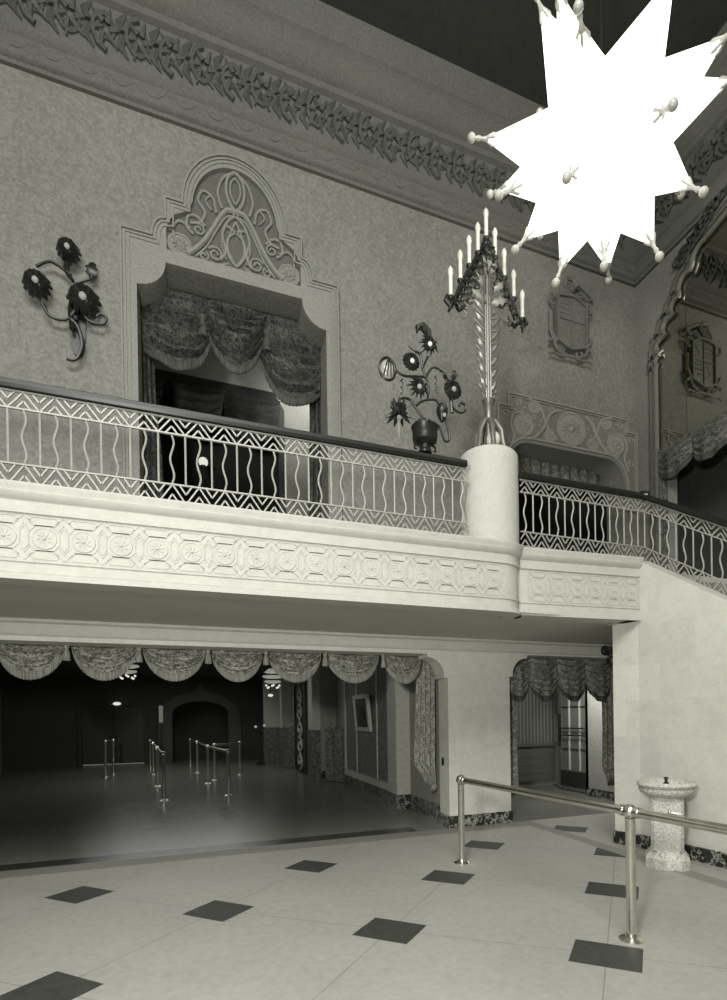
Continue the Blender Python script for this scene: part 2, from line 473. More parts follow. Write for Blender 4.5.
# stair parapet wall
SWX = 5.10
def swx(y): return 5.06 + (5.70 - y) * .335 if y > 5.36 else 5.174 + (5.36 - y) * .125
stair_top = lambda y: ZM + .13 - (5.42 - y) * .65
mb = MB()
ys = [5.70, 5.36, 5.0, 4.4, 3.8, 3.2, 2.6, 2.0, 1.4, .8, .0]
V = []
for y in ys:
    zt = stair_top(min(y, 5.42)) - .02
    if y > 5.5: zt = ZS + .01
    for dx in (0, .22): V += [(swx(y) + dx, y, 0), (swx(y) + dx, y, zt)]
Fc = []
for i in range(len(ys) - 1):
    a, b = i * 4, (i + 1) * 4
    Fc += [(a, a + 1, b + 1, b), (a + 2, b + 2, b + 3, a + 3), (a + 1, a + 3, b + 3, b + 1)]
Fc += [(0, 2, 3, 1)]; k = (len(ys) - 1) * 4; Fc += [(k, k + 1, k + 3, k + 2)]
mb.add(V, Fc)
struct('wall_staircase', mb, M_stone_y)
mb = MB()
for y0, y1 in zip(ys[:-1], ys[1:]):
    mb.add([(swx(y0) - .02, y0, 0), (swx(y1) - .02, y1, 0), (swx(y1) - .02, y1, .16), (swx(y0) - .02, y0, .16), (swx(y0), y0, 0), (swx(y1), y1, 0), (swx(y1), y1, .17), (swx(y0), y0, .17)],
           [(0, 1, 2, 3), (3, 2, 6, 7), (0, 3, 7, 4), (1, 5, 6, 2)])
mb.box(5.04, 5.30, 5.70, 5.72, 0, .165)
struct('baseboard_staircase', mb, M_marble)
mb = MB()
for i in range(20):
    y = 5.42 - i * .28; z = ZM - .182 * (i + 1)
    if z < 0: break
    mb.box(5.9 if y < 0 else swx(y) + .2, XR, y - .28, y + .02, max(0, z - .35), z)
struct('floor_stair_steps', mb, M_lobbywall)

# pier baseboard and lobby side walls
mb = MB().extrude([(0, 0), (.025, 0), (.025, .16), (.01, .18), (0, .18)], (LX - .02, YB), (PX0 + .02, YB), (0, -1))
mb.extrude([(0, 0), (.02, 0), (.02, .16), (0, .18)], (LX, YB), (LX, YB + .36), (-1, 0))
mb.extrude([(0, 0), (.02, 0), (.02, .16), (0, .18)], (PX0, YB), (PX0, YB + .36), (1, 0))
mb.extrude([(0, 0), (.03, 0), (.03, .24), (0, .26)], (3.60, 7.88), (3.60, 9.5), (-1, 0))
mb.extrude([(0, 0), (.03, 0), (.03, .24), (0, .26)], (3.44, 9.5), (3.44, 14.9), (-1, 0))
mb.extrude([(0, 0), (.03, 0), (.03, .24), (0, .26)], (2.98, 14.9), (3.44, 14.9), (0, -1))
mb.extrude([(0, 0), (.03, 0), (.03, .24), (0, .26)], (3.26, 14.9), (3.26, 24), (-1, 0))
mb.box(3.30, 3.60, 9.44, 10.06, 0, .26)
struct('baseboard_lobby', mb, M_marble)
struct('wall_lobby_bay', MB().box(3.60, 3.75, 7.88, 9.52, 0, 3.5), M_lobbywall)
struct('wall_lobby_side', MB().box(3.44, 3.6, 9.52, 14.9, 0, 3.5), M_lobbywall)
struct('wall_lobby_step', MB().box(2.98, 3.6, 14.9, 24, 0, 3.5), M_lobbywall)
struct('trim_2', MB().bbox(3.33, 3.61, 9.5, 10.04, .26, 3.45, .01), M_lighttrim)
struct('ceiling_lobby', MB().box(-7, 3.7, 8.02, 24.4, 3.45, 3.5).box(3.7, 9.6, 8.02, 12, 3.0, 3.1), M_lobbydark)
# pilasters further in
def pilaster(n, x, y0, y1, lowz=1.40):
    struct('trim_%d' % n, MB().bbox(x, 2.99, y0, y1, lowz, 3.44, .015), M_lighttrim)
    struct('baseboard_pilaster_%d' % n, MB().bbox(x - .03, 2.99, y0 - .02, y1 + .02, .0, lowz, .015), M_screenwall)
M_screenwall = damask('mottled_marble', .06, .17, 7, .4)
pilaster(3, 2.76, 14.88, 15.5)
pilaster(4, 2.60, 19.9, 20.5)
pilaster(5, 2.2, 21.9, 22.5)
# far wall with ogee arch
FW = 24.0
def far(u, w_, d): return (u, FW - d, w_)
arch_hole = [(-1.24, 0.0), (-1.24, 2.0)] + [(-.16 + 1.08 * cos(radians(a)), 2.0 + .52 * sin(radians(a))) for a in range(180, -1, -15)] + [(.92, 2.0), (.92, 0.0)]
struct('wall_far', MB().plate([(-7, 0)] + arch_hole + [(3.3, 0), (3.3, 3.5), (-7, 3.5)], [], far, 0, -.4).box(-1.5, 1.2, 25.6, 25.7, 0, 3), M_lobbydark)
og = [(-1.75, 0), (-1.75, 1.8), (-1.55, 2.35), (-1.1, 2.72), (-.55, 2.86), (-.28, 3.0), (-.16, 3.38)]
og_full = og + [(-.32 - x, z) for x, z in og[::-1][1:]]
struct('trim_6', MB().plate(og_full + arch_hole[::-1], [], far, .08, 0), plain('far_arch_paint', .075, .7))
# passage room behind the right hand opening
struct('wall_passage', MB().box(3.7, 3.75, 8.02, 12, 0, 3.0).box(3.7, 9.5, 11.3, 11.4, 0, 3.0).box(7.55, 7.65, 8.02, 9.36, 0, 3.0).box(8.1, 8.2, 10.4, 11.3, 0, 3.0).box(7.55, 7.8, 9.28, 9.36, 0, 3), M_lobbywall)
struct('baseboard_passage', MB().box(7.52, 7.55, 8.02, 9.3, 0, .17), M_marble)
# room beyond the upper doorway
def inner(u, w_, d): return (u, 10.0 - d, w_)
IN = [(-2.2, ZM), (-2.2, 7.5), (1.12, 7.5)] + arc(1.12, 7.28, .21, 90, 0, 6) + [(1.33, 7.2), (1.33, ZM)]
struct('wall_upper_room', MB().plate([(-3.5, ZM)] + IN + [(4.0, ZM), (4.0, 9.0), (-3.5, 9.0)], [], inner, 0, -.1)
       .box(4.0, 4.1, 7.94, 10.1, ZM, 9).box(-3.6, -3.5, 7.94, 12, ZM, 9).box(-3.5, 9.5, 7.94, 12.1, 9, 9.1), M_lobbywall)
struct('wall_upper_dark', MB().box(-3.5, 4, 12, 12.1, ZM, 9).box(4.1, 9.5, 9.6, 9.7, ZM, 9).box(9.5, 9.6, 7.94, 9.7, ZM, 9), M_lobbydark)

# ------------------------------------------------------------------ cornice
prof = [(0, 9.34), (.05, 9.34), (.06, 9.38), (.10, 9.40), (.12, 9.44), (.13, 9.60), (.17, 9.63), (.19, 9.68), (.24, 9.80), (.34, 10.10), (.40, 10.13), (.41, 10.20), (.48, 10.24),
        (.56, 10.44), (.66, 10.50), (.68, 10.60), (.8, 10.76), (0, 10.76)]
struct('trim_7', MB().sweep(prof, [(-7, YB), (XR, YB), (XR, -6)]), M_cornice, True)
mb = MB()
def cornice_pt(s, a, d0, z0):
    pass
def scroll_run(frame, length, step):
    n = int(length / step)
    for i in range(n):
        c = (i + .5) * step
        sg = 1 if i % 2 else -1
        pts = spiral(0, 0, .16, .03, pi * (.5 if sg > 0 else 1.5), 1.4 * sg, 14)
        mb.tube([frame(c + px, 9.90 + py * 1.15) for px, py in pts], [.036 - .0014 * k for k in range(15)], 5)
        for a in range(6):
            an = a * 2 * pi / 6 + i
            mb.tube([frame(c + .05 * cos(an), 9.90 + .05 * sin(an)), frame(c + .19 * cos(an + .4), 9.90 + .19 * sin(an + .4))], [.045, .012], 5)
        for q in (-1, 1):
            mb.tube([frame(c + step / 2, 9.90 + q * .02), frame(c + step / 2 - .03, 9.90 + q * .10), frame(c + step / 2 + .05, 9.90 + q * .19)], [.05, .045, .01], 5)
def fr_back(u, z): d = .25 + (z - 9.80) * .34; return (-2.6 + u, YB - d, z)
def fr_right(u, z): d = .25 + (z - 9.80) * .34; return (XR - d, YB - .45 - u, z)
scroll_run(fr_back, 9.5, .36); scroll_run(fr_right, 4.4, .36)
tr = mb.build('trim_8', M_frieze, None, True); tr['kind'] = 'structure'
mb = MB()
# flowing leaf vine on the lower band of the cornice
for i in range(28):
    u = -2.6 + i * .36
    def b2(a, b): return (u + a, YB - .125, 9.52 + b)
    mb.tube([b2(*p) for p in [(0, -.05), (.1, .03), (.2, .03), (.28, -.05), (.36, -.05)]], .007, 5)
    mb.tube([b2(.1, .04), b2(.2, -.05)], [.012, .004], 5)
tr = mb.build('trim_9', M_cornice, None, True); tr['kind'] = 'structure'

# ------------------------------------------------------------------ balcony fascia
CXc, CYc, CR = 3.235, 5.72, .352
YF = 5.35
fas = [(0, ZS - .02), (.03, ZS - .02), (.03, ZS + .03), (0, ZS + .045), (0, 3.04), (.012, 3.045), (.012, 3.06), (0, 3.065), (0, 3.445), (.02, 3.45), (.02, 3.47), (.008, 3.48),
       (.008, 3.555), (.03, 3.57), (.055, 3.60), (.06, 3.615), (.05, 3.62), (.05, 3.63), (.075, 3.66), (.075, 3.685), (-.2, 3.685), (-.2, ZS - .02)]
path = [(-7, YF), (3.20, YF)] + [(3.20 + .36 * sin(radians(a)), YF + .36 - .36 * cos(radians(a))) for a in range(10, 91, 10)]
struct('trim_10', MB().sweep(fas, path), M_light, True)
YF2 = 5.48
fas2 = [(d, z - .0) for d, z in fas]
struct('trim_11', MB().sweep(fas2, [(3.50, YF2), (5.19, YF2 - .14)]).box(5.0, 5.19, YF2 - .12, 5.75, ZS - .02, 3.685), M_light, True)

def rosette(mb, mp, u, w_, r, n=8, k=1.0):
    def ring(rr, tr): mb.tube([mp(u + rr * cos(2 * pi * i / 20), w_ + rr * sin(2 * pi * i / 20), .002) for i in range(21)], tr * k, 5, cap=False)
    ring(r, .010 + r * .05); ring(r * .84, .006)
    mb.plate([(u + r * cos(2 * pi * i / 20), w_ + r * sin(2 * pi * i / 20)) for i in range(20)], [], mp, .004, 0)
    for i in range(n):
        a = 2 * pi * i / n
        mb.tube([mp(u + r * .28 * cos(a), w_ + r * .28 * sin(a), .003), mp(u + r * .5 * cos(a + .15), w_ + r * .5 * sin(a + .15), .008 * k), mp(u + r * .74 * cos(a + .35), w_ + r * .74 * sin(a + .35), .002)],
                [r * .07, r * min(.17, 1.5 / n) * k, r * .05], 6)
    mb.sphere(mp(u, w_, .0), r * .22, 8)
def octo_unit(mb, mp, u, w_, step, hgt):
    h = hgt / 2; s = step / 2
    def ln(*pts): mb.strip(list(pts), .007, mp, -.002, .006)
    zt = h - .018
    def poly(p): mb.strip([(u + x, w_ + z) for x, z in p], .007, mp, -.002, .006, True)
    for sg in (1, -1):
        poly([(-.60 * s, sg * zt), (.60 * s, sg * zt), (.74 * s, sg * (zt - .03)), (.50 * s, sg * (zt - .07)), (-.50 * s, sg * (zt - .07)), (-.74 * s, sg * (zt - .03))])
        for q in (1, -1):
            ln((u + q * .42 * s, w_ + sg * .104), (u + q * s, w_ + sg * (zt + .01)))
            ln((u + q * .74 * s, w_ + sg * .070), (u + q * 1.0 * s, w_ + sg * .125))
    poly([(s * .80, .055), (s, .098), (s * 1.20, .055), (s * 1.20, -.055), (s, -.098), (s * .80, -.055)])
    poly([(-.44 * s, .105), (.44 * s, .105), (.76 * s, .05), (.76 * s, -.05), (.44 * s, -.105), (-.44 * s, -.105), (-.76 * s, -.05), (-.76 * s, .05)])
    rosette(mb, mp, u, w_, .086, 8, .5)
mb = MB()
def fm(u, w_, d): return (u, YF - d, w_)
stp = .2865; c0 = -.951 - 3 * stp
for i in range(17): octo_unit(mb, fm, c0 + i * stp, 3.253, stp, .385)
for k in (3.05, 3.455):
    mb.strip([(c0 - .2, k), (3.1, k)], .008, fm, 0, .008)
struct('trim_12', mb, M_light, True)
mb = MB()
# the part of the pattern that wraps the rounded end
def fmc(u, w_, d):
    a = (u - 3.20) / .36; return (3.20 + (.36 + d) * sin(a), YF + .36 - (.36 + d) * cos(a), w_)
octo_unit(mb, lambda u, w_, d: fmc(u, w_, d) if u > 3.20 else fm(u, w_, d), c0 + 17 * stp, 3.253, stp, .385)
def fm2(u, w_, d): return (u, YF2 - (u - 3.5) * .0828 - d, w_)
for i in range(6): octo_unit(mb, fm2, 3.74 + i * .263, 3.253, .263, .385)
for k in (3.05, 3.455): mb.strip([(3.6, k), (5.17, k)], .008, fm2, 0, .008)
for k in (3.60, 5.165): mb.strip([(k, 3.05), (k, 3.455)], .01, fm2, 0, .008)
struct('trim_13', mb, M_light, True)

# column that carries the candelabrum
mb = MB().lathe([(CR, 3.55), (CR, 4.78), (CR - .006, 4.805), (CR - .025, 4.825), (CR - .06, 4.84), (0, 4.85)], (CXc, CYc, 0), 48)
col = thing('round_column', 'stout round white plaster column on the balcony edge carrying the candelabrum', 'column', (CXc, CYc, 3.55))
mb.build('shaft', M_light, col, True)

# ------------------------------------------------------------------ railings
def chevron_band(mb, x0, x1, z0, z1, mp, per=.228, ph=0.0):
    h = z1 - z0
    n0 = int((x0 - ph) / per) - 1; n1 = int((x1 - ph) / per) + 1
    def cl(pts):
        out = []
        for (a, za), (b, zb) in zip(pts[:-1], pts[1:]):
            if b <= x0 or a >= x1: continue
            ta = max(0, (x0 - a) / (b - a)); tb = min(1, (x1 - a) / (b - a))
            out.append(((a + (b - a) * ta, za + (zb - za) * ta), (a + (b - a) * tb, za + (zb - za) * tb)))
        return out
    for i in range(n0, n1 + 1):
        c = ph + i * per
        for off, cut in ((0, 1), (.52, .48)):
            # nested V's pointing up, each one lower and narrower
            zt = z0 + h * (1 - off)
            half = per / 2 * (1 - off)
            for seg in cl([(c - half, z0), (c, zt), (c + half, z0)]): mb.strip([seg[0], seg[1]], .013, mp, -.007, .007)
        # nested V's hanging from the top between the peaks
        c2 = c + per / 2
        for off in (.52,):
            zb = z0 + h * off; half = per / 2 * (1 - off)
            for seg in cl([(c2 - half, z1), (c2, zb), (c2 + half, z1)]): mb.strip([seg[0], seg[1]], .013, mp, -.007, .007)
    for z in (z0, z1): mb.strip([(x0, z), (x1, z)], .013, mp, -.012, .012)

BSP = .114
def railing(name, label, p0, p1, zbase, zslope, u0, u1, ph, group):
    # p0 -> p1 in plan, u measured in metres from p0; zslope metres per metre
    p0 = Vector(p0); p1 = Vector(p1); dr = (p1 - p0).normalized(); nr = Vector((dr.y, -dr.x))
    def mp(u, w_, d): return (p0.x + dr.x * u + nr.x * d, p0.y + dr.y * u + nr.y * d, w_ + zslope * (u - u0))
    a = mp((u0 + u1) / 2, zbase, 0)
    root = thing(name, label, 'railing', a, group)
    zb0, zb1, zt0, zt1 = zbase + .01, zbase + .18, zbase + .645, zbase + .79
    mb = MB()
    pr = [(-.045, .835), (-.055, .86), (-.05, .895), (-.02, .915), (.02, .915), (.05, .895), (.055, .86), (.045, .835)]
    V = []; m = len(pr)
    for u in (u0, u1): V += [mp(u, zbase + z - .033, d) for d, z in pr]
    mb.add(V, [(i, (i + 1) % m, (i + 1) % m + m, i + m) for i in range(m)] + [tuple(range(m)), tuple(range(m, 2 * m))])
    h = mb.build('handrail', M_darkwood, root, False); h['label'] = 'dark polished wooden handrail'
    mb = MB(); chevron_band(mb, u0, u1, zt0, zt1, mp, .228, ph); mb.build('upper_chevron_band', M_ironpaint, root)
    mb = MB(); chevron_band(mb, u0, u1, zb0, zb1, mp, .228, ph); mb.build('lower_chevron_band', M_ironpaint, root)
    i = math.ceil((u0 - ph) / BSP)
    while ph + i * BSP < u1 - .01:
        u = ph + i * BSP
        if i % 2:
            pts = [mp(u, zb1 + (zt0 - zb1) * t, 0) for t in (0, 1)]
        else:
            pts = [mp(u + .016 * sin(2 * pi * 1.5 * t) * min(1, 8 * t, 8 * (1 - t)), zb1 + (zt0 - zb1) * t, 0) for t in [k / 18 for k in range(19)]]
        b = MB().tube(pts, .0095, 6).build('baluster', M_ironpaint, root, True)
        i += 1
    return root
railing('balcony_railing', 'long white iron railing with chevron bands and dark handrail left of the column', (-1.9, 5.42), (2.74, 5.42), 3.70, 0, 0, 4.67, .057, None)
railing('balcony_railing', 'level iron railing with chevron bands between the column and the stair', (3.50, 5.45), (5.36, 5.45), 3.70, 0, 0, 1.86, .061, None)
railing('stair_railing', 'sloping iron railing with chevron bands running down the staircase wall', (5.375, 5.44), (5.72, 2.2), 3.70, -.65, 0, 3.2, .114, None)
jn = bpy.data.objects['stair_railing']
MB().tube([(5.34, 5.45, 4.545), (5.36, 5.445, 4.55), (5.40, 5.40, 4.53)], .066, 12).build('rail_joint', M_bronze0, jn, True)
# ------------------------------------------------------------------ upper doorway surround with tracery
XC = .475
def sur(x, z, d): return (XC + x, YB - d, z)
arcpts = [(0.66 * cos(radians(a)), 8.32 + .80 * sin(radians(a))) for a in range(0, 91, 9)]
step_ = [(1.365, 3.6), (1.365, 7.80), (1.02, 7.80)] + [(.86 + .16 * cos(radians(a)), 7.80 + .25 * sin(radians(a))) for a in (20, 40, 60, 75, 90)] + [(.86, 8.32)]
outl = step_ + arcpts
outline = outl + [(-x, z) for x, z in outl[::-1][1:]]
hole = [(x - XC, z) for x, z in DOOR]
tymp_h = [(.84, 7.66), (.84, 7.95), (.76, 8.12), (.60, 8.22)] + [(0.53 * cos(radians(a)), 8.30 + .66 * sin(radians(a))) for a in range(5, 91, 9)]
tymp = tymp_h + [(-x, z) for x, z in tymp_h[::-1]]
dd = outline[:]
opening = [(x, z) for x, z in hole]
# door opening reaches the outline foot: build as one open outline
full = [outline[0]] + outline[1:-1] + [outline[-1]] + opening
sd = thing('doorway_surround', 'carved plaster surround with pierced arched crest around the upper doorway', 'door surround', (XC, YB, ZM))
MB().plate(full, [tymp[::-1]], sur, .07, 0).build('frame', M_trac, sd)
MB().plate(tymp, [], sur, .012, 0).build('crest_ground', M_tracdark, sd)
mb = MB()
def inset(pts, dx): # follow the outline at a fixed distance
    out = []
    n = len(pts)
    for i in range(n):
        p = Vector(pts[i]); a = Vector(pts[max(0, i - 1)]); b = Vector(pts[min(n - 1, i + 1)])
        t1 = (p - a); t2 = (b - p)
        t1 = t1.normalized() if t1.length > 1e-6 else t2.normalized(); t2 = t2.normalized() if t2.length > 1e-6 else t1
        nn = Vector((-t1.y - t2.y, t1.x + t2.x)); nn = nn.normalized()
        n1 = Vector((-t1.y, t1.x)); sc = 1 / max(.45, nn.dot(n1))
        out.append((p.x + nn.x * dx * sc, p.y + nn.y * dx * sc))
    return out
for q, wd, h_ in ((.012, .022, .095), (.055, .014, .085), (.10, .018, .082)):
    mb.strip(inset(outline, q), wd, sur, .06, h_)
mb.build('border_moulding', M_trac, sd)
mb = MB()
def tr_(pts, r=.02, mirror=True, sub=5):
    pp = smoothpath(pts, sub) if len(pts) > 2 else [Vector(p) for p in pts]
    mb.tube([sur(p[0], p[1], .03) for p in pp], r, 6)
    if mirror: mb.tube([sur(-p[0], p[1], .03) for p in pp], r, 6)
tr_([(0, 8.43), (.11, 8.42), (.20, 8.30), (.34, 8.03), (.45, 7.86), (.60, 7.70)], .032)
tr_([(0, 8.36), (.12, 8.33), (.24, 8.12), (.36, 7.88), (.50, 7.70)], .014)
tr_([(0, 8.96), (.09, 8.86), (.115, 8.68), (.07, 8.52), (0, 8.43)], .022)
tr_([(0, 8.88), (.055, 8.80), (.06, 8.66), (0, 8.52)], .014)
tr_([(.03, 8.40), (-.10, 8.28), (-.17, 8.08), (-.13, 7.88), (-.20, 7.74)], .02)
tr_([(-.13, 8.22), (.0, 8.16), (.10, 8.05), (.11, 7.88), (.05, 7.76), (0, 7.72)], .017)
tr_([(0, 8.30), (.08, 8.10), (.10, 7.90), (.0, 7.70)], .014)
tr_(spiral(.26, 7.80, .10, .025, .5, 1.5), .016, True, 1)
tr_(spiral(.40, 7.74, .06, .02, 2, 1.2), .013, True, 1)
tr_([(.17, 8.42), (.22, 8.62), (.16, 8.82), (.06, 8.92)], .018)
tr_([(.24, 8.34), (.28, 8.52), (.40, 8.58), (.46, 8.44), (.38, 8.30), (.44, 8.16), (.56, 8.12)], .018)
tr_([(.30, 8.36), (.37, 8.46), (.32, 8.54)], .013)
tr_([(.38, 8.12), (.48, 8.22), (.58, 8.20), (.60, 8.06), (.52, 7.98)], .018)
tr_(spiral(.46, 8.06, .08, .02, 1, 1.4), .013, True, 1)
tr_([(.56, 8.04), (.68, 8.10), (.76, 8.00), (.74, 7.80)], .016)
tr_([(.10, 7.72), (.2, 7.68), (.35, 7.66)], .014)
for sg in (1, -1):
    rosette(mb, lambda u, w_, d: sur(u, w_, d + .02), sg * .69, 7.80, .135, 9)
for i in range(14):   # beads on the inner loops
    t = i / 13; a = -.17 + .05 * sin(t * pi); 
    for sg in (1, -1): mb.sphere(sur(sg * (.13 + .05 * sin(t * pi)), 7.78 + .42 * t, .035), .017, 6)
mb.build('tracery', M_trac, sd, True)
# deep reveal lining of the doorway
mb = MB()
dp = [(x, z) for x, z in DOOR]
V = [(x, YB + .0, z) for x, z in dp] + [(x, YB + .44, z) for x, z in dp]; n = len(dp)
V2 = [(x + (.02 if x > .5 else -.02) * 0, y, z) for x, y, z in V]
mb.add(V2, [(i, i + 1, i + 1 + n, i + n) for i in range(n - 1)])
# ------------------------------------------------------------------ draperies
def swag(root, cx, w_, zt, drop, y, mat, fmat, axis='x', side=0, side_r=None, bulge=.12, folds=5, fr=.10, skew=0, name='swag', xoff=0, amp=.022):
    S, T = 36, 20; pw = .36 if (side and side_r in (None, side)) else .5
    side_r = side if side_r is None else side_r
    def P(s_, t_, ex=0):
        u = s_ * w_ / 2 * (1 - .06 * t_) 
        c = max(0, 1 - s_ * s_) ** pw
        sd_ = side * (1 - s_) / 2 + side_r * (1 + s_) / 2
        z = zt - sd_ * t_ - (drop - sd_) * t_ * c - ex * (.25 + .75 * c) - skew * s_ * .0
        d = bulge * sin(min(1, t_) * pi * .75) * (1 - s_ * s_) + amp * cos(t_ * 2 * pi * folds + 1.3 * s_ * s_) * (1 - abs(s_) ** 3) + .02 * sin(9 * s_) * t_ * (1 if side else .2)
        if axis == 'x': return (cx + u, y - d, z - skew * (u) * 0)
        return (xoff - d, cx + u, z)
    mb = MB(); V = [P(-1 + 2 * i / S, j / T) for j in range(T + 1) for i in range(S + 1)]
    mb.add(V, [(j * (S + 1) + i, j * (S + 1) + i + 1, (j + 1) * (S + 1) + i + 1, (j + 1) * (S + 1) + i) for j in range(T) for i in range(S)])
    o = mb.build(name, mat, root, True); sm = o.modifiers.new('s', 'SOLIDIFY'); sm.thickness = .008
    mb = MB(); V = [P(-1 + 2 * i / S, 1, fr * k / 3 + (.012 * (i % 2) if k == 3 else 0)) for k in range(4) for i in range(S + 1)]
    mb.add(V, [(j * (S + 1) + i, j * (S + 1) + i + 1, (j + 1) * (S + 1) + i + 1, (j + 1) * (S + 1) + i) for j in range(3) for i in range(S)])
    f = mb.build('fringe', fmat, o, True); sm = f.modifiers.new('s', 'SOLIDIFY'); sm.thickness = .012
    return o
def drape(root, edges, y, mat, fmat=None, folds=4, amp=.035, axis='x', xoff=0, name='side_drape'):
    # edges: list of (z, u0, u1) from top to bottom
    S = folds * 8; T = 24; V = []
    zs = [e[0] for e in edges]
    def lerp(z):
        for a, b in zip(edges[:-1], edges[1:]):
            if a[0] >= z >= b[0]:
                t = (a[0] - z) / (a[0] - b[0]) if a[0] != b[0] else 0
                t = t * t * (3 - 2 * t); return a[1] + (b[1] - a[1]) * t, a[2] + (b[2] - a[2]) * t
        return edges[-1][1:]
    for j in range(T + 1):
        z = zs[0] + (zs[-1] - zs[0]) * j / T; a, b = lerp(z)
        for i in range(S + 1):
            s_ = i / S; u = a + (b - a) * s_; d = amp * sin(2 * pi * folds * s_ + .4 * sin(z * 3)) 
            zz = z - (.03 * sin(2 * pi * folds * s_) if j == T else 0)
            V.append((u, y + d, zz) if axis == 'x' else (xoff + d, u, zz))
    mb = MB().add(V, [(j * (S + 1) + i, j * (S + 1) + i + 1, (j + 1) * (S + 1) + i + 1, (j + 1) * (S + 1) + i) for j in range(T) for i in range(S)])
    o = mb.build(name, mat, root, True); sm = o.modifiers.new('s', 'SOLIDIFY'); sm.thickness = .008
    if fmat:
        L = V[-(S + 1):]; W = L + [(x, yy, zz - .07) for x, yy, zz in L]
        f = MB().add(W, [(i, i + 1, i + 1 + S + 1, i + S + 1) for i in range(S)]).build('fringe', fmat, o, True)
        sm = f.modifiers.new('s', 'SOLIDIFY'); sm.thickness = .012
    return o
def tassel(root, x, y, z, fm_, s=1.0):
    mb = MB().lathe([(.004, .0), (.006, -.05 * s), (.02 * s, -.06 * s), (.026 * s, -.085 * s), (.016 * s, -.105 * s), (.024 * s, -.12 * s), (.034 * s, -.20 * s), (.032 * s, -.21 * s)], (x, y, z), 10)
    return mb.build('tassel', fm_, root, True)

# lobby opening
YD = 7.98
vl = thing('lobby_valance', 'light damask swag valance with fringe and tassels across the wide lobby opening', 'valance', (.4, YD + .12, 2.8))
edges_x = [-2.19, -1.49, -.78, .06, .84, 1.66, 2.52, 3.22]
edges_x = [-2.4, -1.60, -.79, .054, .82, 1.66, 2.56, 3.27]
for a, b in zip(edges_x[:-1], edges_x[1:]):
    swag(vl, (a + b) / 2, (b - a) * 1.02, 2.78, .44, YD, M_curt, M_fringe, folds=6, amp=.03)
for x in edges_x[1:-1]: tassel(vl, x, YD - .13, 2.76, M_fringe, 1.35)
MB().box(-5.6, LX, YD + .02, YD + .05, 2.70, 2.9).build('heading_board', M_curtdark, vl)
dr_ = thing('side_curtain', 'light damask side curtain with scalloped fringed hem at right of the lobby opening', 'curtain', (3.3, YD, .55))
drape(dr_, [(2.75, 3.16, 3.52), (2.3, 3.20, 3.52), (1.5, 3.16, 3.51), (1.0, 3.14, 3.51), (.72, 3.30, 3.51), (.58, 3.42, 3.51)], YD - .02 + .14, M_drape, M_fringe, 4, .035)
# passage opening
pv = thing('passage_valance', 'dark damask valance of narrow swags over the passage right of the pier', 'valance', (5.8, 7.80, 2.72))
for a, b in ((4.60, 5.14), (5.10, 5.71), (5.67, 6.31), (6.27, 6.86)):
    swag(pv, (a + b) / 2, (b - a), 2.76, .72, 7.80, M_curtmid, M_fringedark, side=.22, folds=6, fr=.09, bulge=.12, amp=.03)
pc = thing('side_curtain', 'narrow dark damask curtain hanging at the left jamb of the passage', 'curtain', (4.75, 7.84, .4))
drape(pc, [(2.7, 4.60, 4.84), (1.6, 4.60, 4.92), (.45, 4.62, 4.95)], 7.88, M_curtmid, M_fringedark, 3, .03)
pc = thing('side_curtain', 'narrow dark damask curtain beside the staircase wall in the passage', 'curtain', (6.9, 7.84, .45))
drape(pc, [(2.7, 6.72, 7.15), (1.6, 6.74, 7.15), (.75, 6.74, 7.15), (.5, 6.86, 7.15)], 7.88, M_curtmid, M_fringedark, 4, .03)
# upper doorway
uv = thing('doorway_valance', 'dark damask valance of three deep swags inside the upper doorway', 'valance', (.47, 7.86, 7.2))
swag(uv, -.24, .98, 7.42, .98, 7.86, M_curtdark, M_fringedark, side=.72, side_r=0, folds=6, fr=.12, bulge=.14, amp=.06)
swag(uv, .47, .86, 7.42, .90, 7.84, M_curtdark, M_fringedark, side=0, folds=7, fr=.12, bulge=.18, amp=.06)
swag(uv, 1.20, .98, 7.42, 1.16, 7.86, M_curtdark, M_fringedark, side=0, side_r=.85, folds=6, fr=.12, bulge=.14, amp=.06)
for x, y in ((.05, 7.30), (.89, 7.30)):
    tassel(uv, x, 7.80, y, M_fringedark, 2.0)
MB().box(-.7, 1.66, 7.87, 7.90, 7.40, 7.52).build('heading_board', M_curtdark, uv)
uc = thing('side_curtain', 'slim dark damask curtain at the left jamb of the upper doorway', 'curtain', (-.6, 7.86, ZM))
drape(uc, [(7.3, -.74, -.46), (6.3, -.72, -.56), (5.0, -.72, -.48), (ZM + .05, -.74, -.46)], 7.93, M_curtdark, None, 3, .03)
uc = thing('side_curtain', 'slim dark damask curtain at the right jamb of the upper doorway', 'curtain', (1.6, 7.86, ZM))
drape(uc, [(7.3, 1.40, 1.70), (6.3, 1.50, 1.69), (5.0, 1.46, 1.69), (ZM + .05, 1.42, 1.69)], 7.93, M_curtdark, None, 3, .03)
ic = thing('inner_portiere', 'black draped portiere seen through the upper doorway in the room behind', 'curtain', (.5, 9.9, ZM))
M_curtblack = damask('portiere_black', .008, .03, 16)
swag(ic, .85, 1.0, 7.45, .75, 9.92, M_curtblack, M_curtblack, side=.2, folds=4)
swag(ic, -.1, 1.0, 7.45, .75, 9.92, M_curtblack, M_curtblack, side=.2, folds=4)
swag(ic, -1.05, 1.0, 7.45, .75, 9.92, M_curtblack, M_curtblack, side=.2, folds=4)
